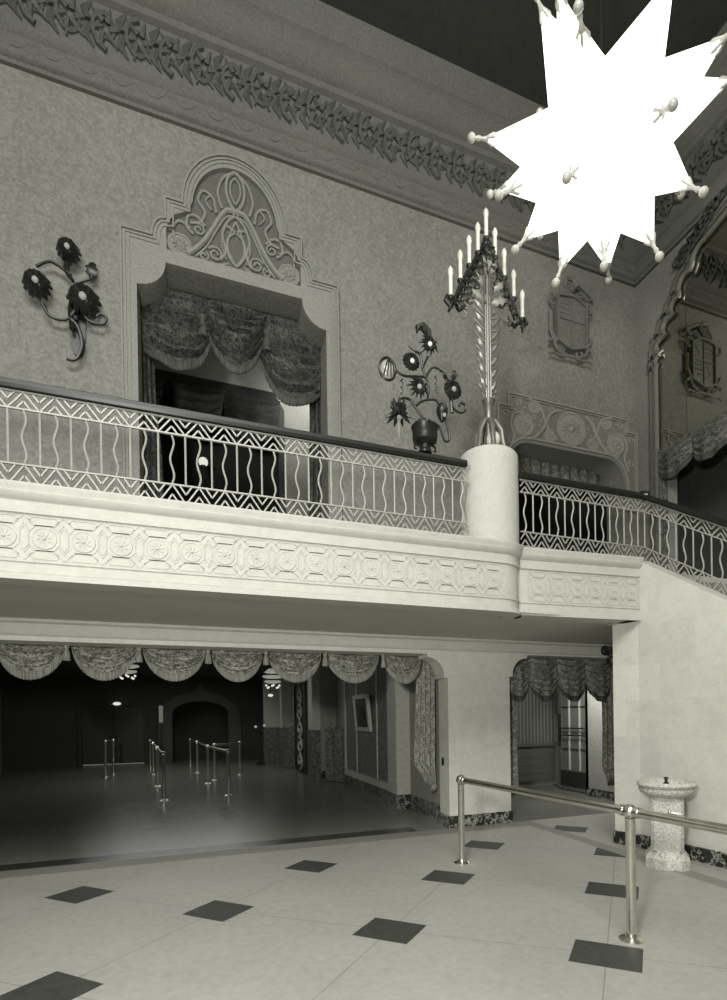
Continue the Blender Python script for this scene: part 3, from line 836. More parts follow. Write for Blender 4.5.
# dark casing of the inner doorway
MB().plate([(-2.2, 7.42), (1.12, 7.42)] + arc(1.12, 7.22, .19, 90, 0, 6) + [(1.31, ZM), (1.42, ZM), (1.42, 7.30), (1.24, 7.60), (-2.2, 7.60)], [], inner, .06, 0).build('casing', M_darkpaint, ic)
lb = thing('globe_lamp', 'small lit globe lamp glowing in the dark room behind the upper railing', 'lamp', (.05, 10.7, 5.9))
MB().sphere((.04, 10.75, 6.52), .085, 14).build('globe', M_bulb, lb, True)
MB().lathe([(.10, ZM), (.10, ZM + .03), (.015, ZM + .06), (.015, 6.38), (.05, 6.42), (.05, 6.45)], (.04, 10.75, 0), 12).build('stand', M_bronze, lb, True)
lb.location = lb.location

# right hand low arch: valance fabric in the recess
lv = thing('recess_valance', 'dark patterned flat valance inside the low arched recess right of the column', 'valance', (5.8, 8.0, 6.0))
drape(lv, [(6.3, 4.5, 7.0), (5.78, 4.5, 7.0)], 8.00, M_curtmid, None, 12, .02, name='gathered_band')
lr = thing('arch_panel', 'carved floral plaster panel over the low arched recess beside the mirror wall', 'wall panel', (5.83, YB, 6.5))
po = [(4.40, 5.3), (4.40, 6.70), (4.60, 6.70), (4.60, 6.91), (7.04, 6.91), (7.04, 6.70), (7.255, 6.70), (7.255, 5.3)]
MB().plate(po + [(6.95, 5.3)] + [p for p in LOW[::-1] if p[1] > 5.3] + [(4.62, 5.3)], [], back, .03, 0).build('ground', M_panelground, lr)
mb = MB()
for q, wd in ((.015, .02), (.06, .012)): mb.strip(inset(po[::-1], q), wd, back, .02, .055)
mb.strip([(4.55, 5.3), (4.55, 5.8)] + arc(5.0, 5.78, .45, 180, 90, 8) + arc(6.57, 5.78, .45, 90, 0, 8) + [(7.02, 5.3)], .03, back, .02, .055)
mb.build('border_moulding', M_panelrelief, lr)
mb = MB()
def rel(pts, r=.014, sub=4, mp=back, d=.04):
    pp = smoothpath(pts, sub); mb.tube([mp(p[0], p[1], d) for p in pp], r * 1.35, 6)
back3 = lambda u, w_, d: back(u, w_, d + .032)
rosette(mb, back3, 5.83, 6.53, .27, 16)
for sg in (1, -1):
    c = 5.83
    rosette(mb, back3, c + sg * .94, 6.43, .17, 10)
    rosette(mb, back3, c + sg * .73, 6.76, .10, 6)
    rosette(mb, back3, c + sg * .44, 6.34, .10, 6)
    rel([(c + sg * .27, 6.78), (c + sg * .42, 6.70), (c + sg * .58, 6.42), (c + sg * .78, 6.24), (c + sg * 1.0, 6.22)], .022)
    rel([(c + sg * .30, 6.30), (c + sg * .50, 6.50), (c + sg * .62, 6.78), (c + sg * .85, 6.88)], .016)
    rel([(c + sg * .70, 6.62), (c + sg * .80, 6.58), (c + sg * .74, 6.42)], .012)
    rel([(c + sg * .94, 6.63), (c + sg * 1.12, 6.58), (c + sg * 1.18, 6.4), (c + sg * 1.12, 6.22), (c + sg * 1.22, 6.0)], .014)
    mb.tube([back(p[0], p[1], .035) for p in spiral(c + sg * 1.05, 6.80, .07, .02, 1, 1.3 * sg, 14)], .013, 5)
    mb.tube([back(p[0], p[1], .035) for p in spiral(c + sg * 1.28, 6.58, .07, .02, 2, 1.3 * sg, 14)], .013, 5)
    mb.tube([back(p[0], p[1], .035) for p in spiral(c + sg * 1.27, 6.15, .07, .02, 2, 1.3 * sg, 14)], .013, 5)
    mb.tube([back(p[0], p[1], .035) for p in spiral(c + sg * .40, 6.78, .06, .02, 2, 1.3 * sg, 14)], .012, 5)
for o_ in range(40):
    u = 4.7 + (o_ * .618 % 1) * 2.26; z = 6.28 + (o_ * .7549 % 1) * .56
    mb.sphere(back(u, z, .03), .022, 6, 1.5, .6, .8)
mb.build('floral_relief', M_panelrelief, lr, True)

# ------------------------------------------------------------------ coat of arms
def shield(cx, cz, mp, root):
    mb = MB()
    body = [(-.27, .34), (-.05, .38), (.10, .38), (.30, .28), (.30, -.40), (.14, -.46), (0, -.50), (-.14, -.46), (-.27, -.40)]
    mb.plate([(cx + x, cz + z) for x, z in body], [], mp, .10, 0)
    B = [(cx + x, cz + z) for x, z in body]
    mb.strip(B, .035, mp, .04, .14, True)
    mb.strip([(cx + .01, cz + .34), (cx + .01, cz - .44)], .016, mp, .09, .12)
    mb.strip([(cx - .24, cz - .02), (cx + .27, cz - .02)], .016, mp, .09, .12)
    for i in range(3): mb.strip([(cx - .2, cz + .08 + i * .08), (cx - .04, cz + .08 + i * .08)], .014, mp, .09, .11)
    def tb(pts, r=.014, sub=4, d=.10): mb.tube([mp(cx + p[0], cz + p[1], d) for p in smoothpath(pts, sub)], r, 6)
    tb([(.08, .28), (.20, .22), (.12, .12), (.22, .04)], .014)
    tb([(-.2, -.08), (-.1, -.14), (-.18, -.22), (-.08, -.3)], .012)
    tb([(-.06, -.08), (-.14, -.2), (-.04, -.34)], .010)
    for i in range(8): mb.sphere(mp(cx + .08 + (i % 3) * .07, cz - .1 - (i // 3) * .09, .10), .02, 6)
    mb.build('quartered_shield', M_relief, root, True)
    mb = MB()
    # helmet and crest turned to the right
    for k in range(6): tb([(-.16 + .03 * k, .36), (-.19 + .035 * k, .46), (-.16 + .05 * k, .56), (-.10 + .05 * k, .62)], .022)
    tb([(-.2, .38), (-.05, .42), (.14, .40), (.26, .44)], .03)
    tb([(.02, .46), (.10, .64), (.24, .60), (.34, .54), (.46, .48)], .035); tb([(-.12, .50), (-.08, .66), (.04, .68), (.12, .58)], .04)
    tb([(.10, .42), (.22, .50), (.34, .42), (.44, .46)], .022)
    mb.build('crest', M_relief, root, True)
    mb = MB()
    for sg in (-1, 1):
        tb([(sg * .28, .30), (sg * .40, .34), (sg * .42, .22), (sg * .34, .18)], .025)
        mb.lathe([(.02, .10), (.05, .08), (.045, .0), (.045, -.2), (.055, -.22), (.03, -.26)], mp(cx + sg * .36, cz, .04), 10)
        tb([(sg * .42, -.24), (sg * .35, -.36), (sg * .28, -.42)], .032)
        tb([(sg * .44, -.46), (sg * .36, -.40), (sg * .30, -.52), (sg * .16, -.60), (0, -.62)], .026)
        mb.tube([mp(cx + p[0], cz + p[1], .06) for p in spiral(sg * .20, -.50, .09, .02, 1, 1.3 * sg, 14)], .022, 6)
        tb([(0, -.60), (sg * .2, -.64), (sg * .36, -.62), (sg * .44, -.66)], .020)
    mb.build('scroll_border', M_relief, root, True)
sh = thing('coat_of_arms', 'plaster coat of arms relief with crested helmet high on the back wall', 'relief', (5.82, YB, 8.3))
shield(5.80, 8.32, back, sh)

# ------------------------------------------------------------------ right wall arched mirror
mr = thing('arched_mirror', 'tall lobed-arch wall mirror on the right wall reflecting the coat of arms', 'mirror', (XR, 5.6, 6.2))
def mk_clip(y0, y1, z0):
    return [(y, z) for y, z in ARCH_F]
poly = [(7.05, 6.0), (7.05, 7.62)] + half[2:] + [(5.6, 9.10)] + mirY([(7.05, 7.62)] + half[2:])[::-1] + [(4.15, 6.0)]
MB().plate(poly, [], right, -.03, -.05).build('glass', M_mirror, mr)
mb = MB()
op = [(7.05, ZM), (7.05, 7.62)] + half[2:] + [(5.6, 9.10)] + mirY([(7.05, ZM), (7.05, 7.62)] + half[2:])[::-1]
mb.tube([right(p[0], p[1], .02) for p in op], .035, 8)
mb.strip([(p[0], p[1]) for p in inset(op, -.10)], .05, right, 0, .045)
mb.strip([(p[0], p[1]) for p in inset(op, -.17)], .02, right, 0, .03)
mb.build('moulded_frame', plain('gilded_frame', .30, .35, .6), mr, True)
mb = MB()
for k in range(10):
    a = k * .7
    mb.tube([right(6.5 - .09 * k + p[0], 8.98 + .05 * k + p[1], .06) for p in spiral(0, 0, .12, .03, a, 1.2, 10)], .035, 6)
mb.build('foliage_crest', plain('dark_foliage', .05, .5), mr, True)
for q, (a, b) in enumerate((((6.48, 6.1), (6.48, 8.5)), ((5.6, 6.1), (5.6, 9.0)))):
    MB().strip([a, b], .006, right, -.03, -.027).build('glass_joint', M_darkpaint, mr)
M_curtwall = damask('damask_wall_valance', .04, .17, 14)
rv = thing('swag_valance', 'damask swag valance with fringe below the arched mirror on the right wall', 'valance', (XR, 6.0, 6.1))
for i in range(3):
    swag(rv, 6.66 - i * .68, .74, 6.16, .50, 0, M_curtwall, M_fringedark, 'y', xoff=XR - .02, side=.12, folds=4, fr=.09)
drape(rv, [(6.18, 6.86, 7.06), (5.2, 6.84, 7.06), (3.7, 6.86, 7.06)], 0, M_curtwall, None, 3, .025, 'y', XR - .03)
MB().box(XR - .03, XR + .03, 4.2, 7.06, 6.08, 6.18).build('heading', M_curtwall, rv)
mb = MB().box(XR + .02, XR + .2, 6.84, 6.9, 3.6, 6.0)
struct('trim_14', mb, M_lobbywall)
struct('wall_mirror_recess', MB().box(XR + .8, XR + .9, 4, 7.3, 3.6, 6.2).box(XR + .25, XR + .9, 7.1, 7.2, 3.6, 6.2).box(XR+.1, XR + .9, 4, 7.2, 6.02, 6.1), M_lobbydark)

# ------------------------------------------------------------------ candelabrum on the column
cx, cy = 3.19, CYc
cx = 3.245
cd = thing('floor_candelabrum', 'tall silver leafy candelabrum with nine electric candles standing on the round column', 'candelabrum', (cx, cy, 4.85))
mb = MB()
mb.tube([(cx, cy, 5.2), (cx, cy, 7.30)], .024, 8)
for dx in (-.03, .03): mb.tube([(cx + dx, cy - .01, 5.4), (cx + dx, cy - .01, 6.7)], .012, 6)
mb.build('stem', M_silver, cd, True)
mb = MB()
for k in range(6):
    a = k * pi / 3 + .3; c, s = cos(a), sin(a)
    mb.tube([(cx + .02 * c, cy + .02 * s, 5.28), (cx + .08 * c, cy + .08 * s, 5.24), (cx + .15 * c, cy + .15 * s, 5.12), (cx + .17 * c, cy + .17 * s, 4.97), (cx + .20 * c, cy + .20 * s, 4.86), (cx + .25 * c, cy + .25 * s, 4.83)],
            [.026, .036, .036, .030, .032, .035], 8)
mb.lathe([(.05, 5.18), (.05, 5.3), (.055, 5.45), (.085, 5.50), (.06, 5.47), (.04, 5.44), (.03, 5.30)], (cx, cy, 0), 12)
mb.lathe([(.24, 4.845), (.25, 4.86), (.20, 4.88), (.05, 4.90), (.045, 5.2)], (cx, cy, 0), 20)
mb.build('base', M_silver, cd, True)
MB().sphere((cx + .03, cy - .05, 5.02), .085, 12, 1, 1, 1.3).build('base_knop', M_candle, cd, True)
def leaf(mb, base, tip, wd, bend=(0, -.03, 0)):
    b = Vector(base); t = Vector(tip); ax = (t - b); L = ax.length
    sd_ = ax.cross(Vector((0, 1, 0))); sd_ = sd_.normalized() if sd_.length > 1e-6 else Vector((1, 0, 0))
    N = 7; V = []
    for i in range(N + 1):
        s_ = i / N; wv = wd * sin(pi * (s_ * .9 + .05)) * (1 + .28 * cos(s_ * pi * 7)); c = b + ax * s_ + Vector(bend) * sin(pi * s_)
        V += [c - sd_ * wv, c + Vector((0, -.012, 0)), c + sd_ * wv, c + Vector((0, .012, 0))]
    mb.add(V, [(i * 4 + q, i * 4 + (q + 1) % 4, (i + 1) * 4 + (q + 1) % 4, (i + 1) * 4 + q) for i in range(N) for q in range(4)] + [(0, 1, 2, 3), (N * 4, N * 4 + 3, N * 4 + 2, N * 4 + 1)])
for k in range(7):
    z = 5.58 + k * .145; wx = .05 + .03 * k / 6
    for sg in (1, -1):
        mb = MB(); leaf(mb, (cx + sg * .025, cy, z + .01), (cx + sg * (.125 + .012 * k), cy, z + .19), .026)
        mb.tube([(cx + sg * .03, cy, z), (cx + sg * .10, cy - .01, z + .02), (cx + sg * (.13 + .01 * k), cy, z + .10)], [.008, .012, .004], 5)
        mb.build('leaf', M_silver, cd, True)
mb = MB()
for k in range(22):   # beads
    for sg in (1, -1):
        mb.sphere((cx + sg * (.05 + .05 * sin(k / 21 * pi)), cy, 5.52 + .012 * k), .01, 6)
mb.build('bead_strand', M_silver, cd, True)
tips = [(0, 7.72), (-.115, 7.52), (-.235, 7.34), (-.355, 7.14), (-.485, 6.92), (.12, 7.53), (.245, 7.33), (.375, 7.12), (.495, 6.91)]
mb = MB()
for sg in (1, -1):
    mb.tube([(cx, cy, 7.34), (cx + sg * .12, cy, 7.14), (cx + sg * .25, cy, 6.93), (cx + sg * .37, cy, 6.72), (cx + sg * .44, cy, 6.54), (cx + sg * .50, cy, 6.47), (cx + sg * .55, cy, 6.52), (cx + sg * .53, cy, 6.58)], [.024, .022, .022, .02, .022, .03, .03, .02], 7)
    mb.tube([(cx + sg * .05, cy, 7.2), (cx + sg * .17, cy, 6.95), (cx + sg * .30, cy, 6.70), (cx + sg * .38, cy, 6.52)], .012, 6)
    mb.tube([(cx + sg * .44, cy, 6.52), (cx + sg * .38, cy, 6.44), (cx + sg * .34, cy, 6.48)], .022, 6)
    for k in range(9):
        t = k / 8; bx, bz = cx + sg * (.03 + .42 * t), 7.26 - .72 * t
        leaf(mb, (bx, cy - .02, bz), (bx - sg * .10, cy - .08, bz - .12), .045)
        leaf(mb, (bx, cy + .02, bz), (bx + sg * .06, cy + .03, bz - .13), .03)
        mb.sphere((bx - sg * .05, cy - .05, bz - .02), .028, 8)
mb.sphere((cx, cy, 7.28), .07, 10)
mb.build('branch_frame', M_bronze, cd, True)
mb = MB()
for sg in (1, -1):
    leaf(mb, (cx + sg * .02, cy - .02, 6.60), (cx + sg * .26, cy - .06, 6.68), .045)
    leaf(mb, (cx + sg * .06, cy - .03, 6.72), (cx + sg * .19, cy - .08, 6.86), .035)
    leaf(mb, (cx + sg * .03, cy - .03, 6.90), (cx + sg * .09, cy - .08, 7.08), .03)
leaf(mb, (cx, cy - .04, 6.95), (cx, cy - .06, 7.20), .045)
mb.build('gable_leaves', M_silver, cd, True)
for k in range(26):   # openwork tendrils filling the gable
    t = (k * .618) % 1; sg = 1 if k % 2 else -1
    bx = cx + sg * (.05 + .30 * t); bz = 7.12 - .62 * t + .05 * sin(k * 2.1)
    MBt = MB().tube([(bx + p[0], cy - .04 * cos(k), bz - .08 + p[1]) for p in spiral(0, 0, .06, .015, k, 1.1 * sg, 10)], .009, 5)
    if k == 0: tend = MB()
    tend.add(MBt.v, MBt.f)
tend.build('openwork', M_silver, cd, True)
for dx, z in tips:
    c = MB().lathe([(.024, z - .34), (.024, z - .12), (.026, z - .11), (.034, z - .085), (.028, z - .04), (.008, z - .01), (.002, z)], (cx + dx, cy, 0), 10).build('candle', M_candle, cd, True)
    MB().lathe([(.012, z - .39), (.038, z - .365), (.042, z - .35), (.02, z - .34)], (cx + dx, cy, 0), 10).build('drip_cup', M_bronze, c, True)

for ch in list(cd.children_recursive):
    for v in ch.data.vertices:
        if v.co.z > .40: v.co.z += .05 * (v.co.z - .40)
# ------------------------------------------------------------------ flower lamp in an urn on the handrail
yf = 5.42
fl = thing('flower_lamp', 'dark bronze flower lamp with seven glass blossoms in an urn on the balcony handrail', 'lamp', (2.28, yf, 4.615))
mb = MB().lathe([(.07, 4.615), (.075, 4.63), (.06, 4.66), (.058, 4.70), (.09, 4.715), (.13, 4.74), (.137, 4.78), (.137, 4.87), (.15, 4.885), (.15, 4.90), (.128, 4.905), (.125, 4.87)], (2.28, yf, 0), 20)
for sg in (1, -1): mb.tube([(2.28 + sg * .07, yf, 4.72), (2.28 + sg * .12, yf, 4.70), (2.28 + sg * .125, yf, 4.655), (2.28 + sg * .10, yf, 4.65)], .012, 6)
mb.build('urn', M_bronze, fl, True)
mb = MB()
for k in range(10): mb.tube([(2.28 + p[0] + .1 * cos(k * .63), yf + .08 * sin(k * .63), 4.91 + p[1]) for p in spiral(0, .02, .025, .008, k, 1.1, 8)], .007, 5)
def br(pts, r=.013): mb.tube([(p[0], yf, p[1]) for p in smoothpath(pts, 4)], r, 6)
br([(2.28, 4.80), (2.27, 4.97), (2.17, 5.1), (2.10, 5.17), (2.0, 5.15), (1.98, 5.08)])
br([(2.17, 5.1), (2.24, 5.17), (2.33, 5.21), (2.42, 5.22), (2.46, 5.15)])
br([(2.31, 5.2), (2.335, 5.32), (2.30, 5.44), (2.18, 5.43), (2.04, 5.41), (1.94, 5.46), (1.90, 5.47)])
br([(2.30, 5.44), (2.26, 5.56), (2.24, 5.68), (2.18, 5.70)])
br([(2.26, 5.53), (2.30, 5.62), (2.33, 5.68)])
br([(2.30, 5.44), (2.36, 5.55), (2.42, 5.58), (2.52, 5.54), (2.58, 5.46)])
br([(2.18, 5.70), (2.10, 5.74)], .006); br([(2.24, 5.70), (2.28, 5.73)], .006)
for (a, b) in ((2.02, 5.38), (2.42, 5.50)):   # hanging curls
    mb.tube([(a + .012 * cos(k * 1.1), yf + .012 * sin(k * 1.1), b - .012 * k) for k in range(18)], .006, 5)
mb.build('stem', M_bronze, fl, True)
def flower(x, z, r, kind, light=M_bulb):
    mb = MB(); n = 14
    if kind == 'bell':
        mb.lathe([(.01, .02), (.04, .0), (.055, .03), (.05, .06), (.03, .08)], (x, yf, z), 12)
        for k in range(7): a = k * 2 * pi / 7; mb.tube([(x + .03 * cos(a), yf + .03 * sin(a), z + .02), (x + .065 * cos(a), yf + .065 * sin(a), z + .07), (x + .075 * cos(a), yf + .075 * sin(a), z + .13)], [.02, .028, .004], 6)
        for k in range(9): a = k * 2 * pi / 9 + .2; mb.tube([(x + .03 * cos(a), yf + .03 * sin(a), z + .0), (x + .09 * cos(a), yf + .09 * sin(a), z - .035), (x + .145 * cos(a), yf + .145 * sin(a), z - .075)], [.012, .022, .004], 6)
    elif kind == 'drop':
        mb.lathe([(.01, .10), (.045, .085), (.066, .03), (.06, -.02), (.035, -.07), (.02, -.10)], (x, yf, z), 14)
        mb.tube([(p[0], yf, p[1]) for p in smoothpath([(x + .03, z - .04), (x + .06, z - .14), (x + .085, z - .24), (x + .075, z - .30), (x + .03, z - .31), (x + .0, z - .25), (x - .03, z - .17), (x - .06, z - .15)], 4)], .013, 8)
    elif kind == 'oval':
        mb.tube([(x + .085 * cos(a * pi / 10), yf, z + .115 * sin(a * pi / 10) + .01) for a in range(21)], .018, 6)
        for k in range(4): mb.tube([(x - .06 + .04 * k, yf - .05, z - .09), (x - .035 + .025 * k, yf - .07, z + .02), (x, yf - .04, z + .11)], .006, 5)
        MB().sphere((x, yf, z), .085, 14, 1, .7, 1.25).build('glass_bowl', M_glassgrey, fl, True)
    else:
        for k in range(n):
            a = 2 * pi * k / n; rr = r * ((1.1 + .22 * (k % 2)) if kind == 'spiky' else 1.0)
            mb.tube([(x + r * .25 * cos(a), yf - .02, z + r * .25 * sin(a)), (x + rr * .6 * cos(a), yf - .06, z + rr * .6 * sin(a)), (x + rr * cos(a), yf - .02, z + rr * sin(a))], [r * .12, r * (.17 if kind == 'spiky' else .34), r * (.03 if kind == 'spiky' else .16)], 6)
        mb.sphere((x, yf, z), r * .5, 10, 1, .5, 1)
    o = mb.build('blossom', M_bronze, fl, True)
    lz = z - .05 if kind in ('bell', 'drop') else z
    if kind == 'oval': return o
    MB().sphere((x + .005, yf - (.05 if kind not in ('bell',) else .0), lz), r * .27, 10, 1, .8, 1).build('bulb', light, o, True)
    return o
flower(1.98, 5.00, .10, 'bell', M_dim)
b = flower(2.49, 5.10, .08, 'drop', M_dim)
o = flower(1.86, 5.43, .095, 'oval', M_dim)
mb = MB()
for k in range(9): mb.tube([(1.80 + .013 * k, yf, 5.37), (1.81 + .012 * k, yf, 5.24 - .03 * (k % 3))], [.006, .003], 4)
mb.build('glass_fringe', M_amber, o, True)
flower(2.12, 5.56, .09, 'round'); flower(2.20, 5.30, .10, 'spiky', M_dim)
o = flower(2.33, 5.79, .09, 'spiky')
mb = MB().tube([(2.34, yf, 5.86), (2.33, yf, 5.95), (2.27, yf, 6.0), (2.21, yf, 5.97), (2.20, yf, 5.90)], [.03, .045, .045, .03, .006], 7)
mb.build('curled_petal', M_bronze, o, True)
o = flower(2.61, 5.36, .10, 'round', M_dim)
mb = MB().tube([(p[0], yf, p[1]) for p in smoothpath([(2.58, 5.30), (2.62, 5.19), (2.70, 5.14), (2.77, 5.17), (2.77, 5.24), (2.72, 5.25), (2.70, 5.21)], 5)], .013, 8)
MB().tube([(2.60, yf, 5.28), (2.61, yf, 5.12)], [.016, .02], 6).build('pistil', M_bronze, o, True)
for lb_, lt_, lw_ in (((2.60, yf, 5.46), (2.65, yf, 5.60), .04), ((2.54, yf, 5.46), (2.47, yf, 5.56), .03)):
    ml = MB(); leaf(ml, lb_, lt_, lw_); ml.build('leaf', M_bronze, o, True)
mb.build('curled_stem', M_bronze, o, True)
mb = MB().tube([(1.98, yf, 4.96), (1.98, yf, 4.80)], [.02, .018], 8); mb.tube([(1.98, yf, 4.80), (1.98, yf, 4.72)], [.018, .006], 8)
mb.build('glass_drop', M_amber, fl, True)

fl.location.z -= .032
# ------------------------------------------------------------------ wall sconce at left of doorway
ws = thing('flower_sconce', 'dark scrolled iron flower sconce on the upper wall left of the doorway', 'wall lamp', (-1.36, YB, 6.8))
mb = MB()
def s3(pts, r=.018, d=.12): mb.tube([back(p[0], p[1], d) for p in smoothpath(pts, 4)], r, 6)
s3([(-1.40, 6.35), (-1.42, 6.6), (-1.36, 6.72)], .022); s3([(-1.42, 7.2), (-1.46, 7.05), (-1.38, 6.93)], .02)
s3([(-1.38, 6.9), (-1.24, 6.98), (-1.16, 7.06), (-1.18, 7.14)], .014)
s3([(-1.32, 6.62), (-1.22, 6.50), (-1.08, 6.50), (-1.04, 6.58), (-1.10, 6.62), (-1.14, 6.57)], .016)
s3([(-1.28, 6.58), (-1.20, 6.56), (-1.18, 6.64), (-1.23, 6.66)], .013)
s3([(-1.36, 6.6), (-1.46, 6.46), (-1.62, 6.46), (-1.7, 6.6)], .018); s3([(-1.40, 7.0), (-1.6, 7.1), (-1.75, 7.0)], .018)
s3([(-1.42, 6.48), (-1.34, 6.4), (-1.30, 6.2), (-1.36, 6.02), (-1.46, 6.0)], .022)
leaf(mb, back(-1.2, 7.0, .12), back(-1.17, 7.22, .12), .06)
mb.plate([(-1.36 + .09 * cos(a * .3927), 6.5 + .4 * sin(a * .3927)) for a in range(16)], [], back, .04, 0)
mb.tube([back(-1.36, 6.55, .02), back(-1.36, 6.5, .14)], .02, 6)
mb.build('scrolled_arms', M_bronze, ws, True)
for x, z, r in ((-1.27, 6.72, .17), (-1.74, 6.78, .14), (-1.42, 7.26, .12)):
    mb = MB()
    for k in range(12):
        a = k * pi / 6
        mb.tube([back(x + r * .3 * cos(a), z + r * .3 * sin(a), .14), back(x + r * .7 * cos(a), z + r * .7 * sin(a), .20), back(x + r * cos(a), z + r * sin(a), .12)], [r * .15, r * .3, r * .12], 6)
    mb.sphere(back(x, z, .12), r * .6, 10, 1, .5, 1)
    o = mb.build('blossom', M_bronze, ws, True)
    MB().sphere(back(x, z, .22), r * .24, 8).build('bulb', M_dim, o, True)

# ------------------------------------------------------------------ star lantern
SCN = Vector((3.68, 4.2, 7.2))
st = thing('star_lantern', 'huge glowing white many-pointed star lantern hanging from the ceiling', 'ceiling lamp', tuple(SCN))
dirs = [(-1.05, .14, -.66), (-.78, .32, -.93), (-.36, .26, -1.17), (-.11, -.13, -1.24), (.83, .87, -.34), (.37, -.31, -1.15), (.44, -.73, -.92), (.14, 1.22, .25), (1.22, .2, .17), (-.74, -.42, -.92),
        (-.2, -1.0, -.72), (-.9, -.8, -.1), (.3, -1.2, -.1), (-1.1, .5, .2), (-.6, 1.0, .3), (.9, -.7, .3), (-.9, -.2, .85), (.2, -.75, .95), (.8, .4, .85), (-.2, .7, 1.0), (-1.0, -.6, .45)]
mb = MB().sphere(SCN, .57, 20)
for d in dirs:
    d = Vector(d).normalized(); a = d.orthogonal().normalized(); b = d.cross(a)
    base = SCN + d * .38; tip = SCN + d * 1.16
    V = [base + (a * cos(k * pi / 2 + .4) + b * sin(k * pi / 2 + .4)) * .37 for k in range(4)] + [tip]
    mb.add(V, [(0, 1, 4), (1, 2, 4), (2, 3, 4), (3, 0, 4), (3, 2, 1, 0)])
gl = mb.build('glass_star', M_star, st); gl['label'] = 'glowing white glass points'
for d in dirs:
    d = Vector(d).normalized(); p = SCN + d * 1.16
    mb = MB().tube([p - d * .05, p + d * .02, p + d * .05, p + d * .09], [.028, .014, .024, .012], 8)
    mb.sphere(p + d * .12, .042, 10)
    a = d.orthogonal().normalized(); b = d.cross(a)
    for k in range(4):
        q = a * cos(k * pi / 2 + .4) + b * sin(k * pi / 2 + .4)
        mb.tube([p - d * .02 + q * .012, p - d * .09 + q * .045, p - d * .16 + q * .05], [.008, .014, .003], 5)
    mb.build('finial', M_finial, st, True)
mb = MB().tube([SCN + Vector((0, 0, .5)), (SCN.x, SCN.y, 10.75)], .025, 8)
mb.lathe([(.16, 10.75), (.15, 10.70), (.05, 10.62), (.03, 10.6)], (SCN.x, SCN.y, 0), 16)
mb.build('hanging_rod', M_bronze, st, True)

# ------------------------------------------------------------------ brass railings
def brass_post(root, x, y, h=.97, r=.04):
    mb = MB().lathe([(r * .92, .02), (r * .92, h - .06), (r * 1.1, h - .05)], (x, y, 0), 16)
    p = mb.build('post', M_brass, root, True)
    MB().sphere((x, y, h), r * 1.45, 16).build('ball', M_brass, p, True)
    MB().lathe([(r * 2.4, 0), (r * 2.4, .008), (r * 2.0, .018), (r * 1.2, .028), (r * 1.05, .05)], (x, y, 0), 20).build('flange', M_brass, p, True)
def brass_rail(root, a, b, r=.035):
    a = Vector(a); b = Vector(b)
    mb = MB().tube([a, b], r, 14)
    d = (b - a).normalized()
    mb.tube([a + d * .05, a + d * .09], r * 1.25, 14); mb.tube([b - d * .09, b - d * .05], r * 1.25, 14)
    mb.build('rail', M_brass, root, True)
r1 = thing('brass_railing', 'large polished brass railing in the foreground in front of the fountain', 'railing', (2.97, 3.18, 0))
P1 = (2.775, 5.66); P2 = (2.985, 3.20); P3 = (3.19, .74)
for p in (P1, P2, P3): brass_post(r1, *p)
brass_rail(r1, (*P1, .97), (*P2, .97)); brass_rail(r1, (*P2, .97), (*P3, .97))
r2 = thing('brass_railing', 'left-hand file of four brass posts with rail deep inside the dark lobby', 'railing', (-1.2, 15.5, 0))
A = [(-1.88, 21.9), (-1.56, 19.1), (-1.18, 15.6), (-.84, 12.7)]
for p in A: brass_post(r2, *p, 1.0, .04)
for a, b in zip(A[:-1], A[1:]): brass_rail(r2, (*a, 1.0), (*b, 1.0), .03)
r3 = thing('brass_railing', 'central file of four brass posts with rail deep inside the dark lobby', 'railing', (.05, 15.6, 0))
A = [(-.53, 22.0), (-.25, 19.0), (.06, 15.6), (.48, 12.9)]
for p in A: brass_post(r3, *p, 1.0, .04)
for a, b in zip(A[:-1], A[1:]): brass_rail(r3, (*a, 1.0), (*b, 1.0), .03)
r4 = thing('brass_railing', 'lone pair of brass posts near the dark door at far left of lobby', 'railing', (-2.85, 19.2, 0))
brass_post(r4, -2.89, 19.0, 1.1, .04); brass_post(r4, -2.80, 19.9, 1.1, .04); brass_rail(r4, (-2.89, 19.0, 1.1), (-2.80, 19.9, 1.1), .03)
r5 = thing('brass_railing', 'right-hand pair of brass posts joined by a rail in the dark lobby', 'railing', (.6, 16.7, 0))
brass_post(r5, .24, 16.4, 1.0, .04); brass_post(r5, 1.0, 17.6, 1.0, .04); brass_rail(r5, (.24, 16.4, 1.0), (1.0, 17.6, 1.0), .03)

# ------------------------------------------------------------------ drinking fountain
fx, fy = 4.83, 4.62
ft = thing('drinking_fountain', 'pale speckled terrazzo pedestal drinking fountain standing against the staircase wall', 'fountain', (fx, fy, 0))
def octo(mb, a, z0, b, z1, cut=.3):
    def ring(h, z):
        c = h * cut; return [(fx + x, fy + y, z) for x, y in ((-h + c, -h), (h - c, -h), (h, -h + c), (h, h - c), (h - c, h), (-h + c, h), (-h, h - c), (-h, -h + c))]
    mb.add(ring(a, z0) + ring(b, z1), [(i, (i + 1) % 8, (i + 1) % 8 + 8, i + 8) for i in range(8)] + [tuple(range(8))[::-1], tuple(range(8, 16))])
mb = MB(); octo(mb, .225, 0, .225, .11, .38); octo(mb, .225, .11, .165, .19, .38); octo(mb, .165, .19, .17, .76, .2); octo(mb, .17, .76, .15, .79, .3)
mb.build('pedestal', M_terr, ft)
mb = MB().lathe([(.15, .775), (.22, .79), (.27, .82), (.288, .85), (.291, .875), (.278, .88), (.296, .89), (.31, .915), (.30, .94), (.28, .95), (.25, .94), (.21, .90), (.10, .87), (0, .865)], (fx, fy, 0), 28)
mb.build('bowl', M_terr, ft, True)
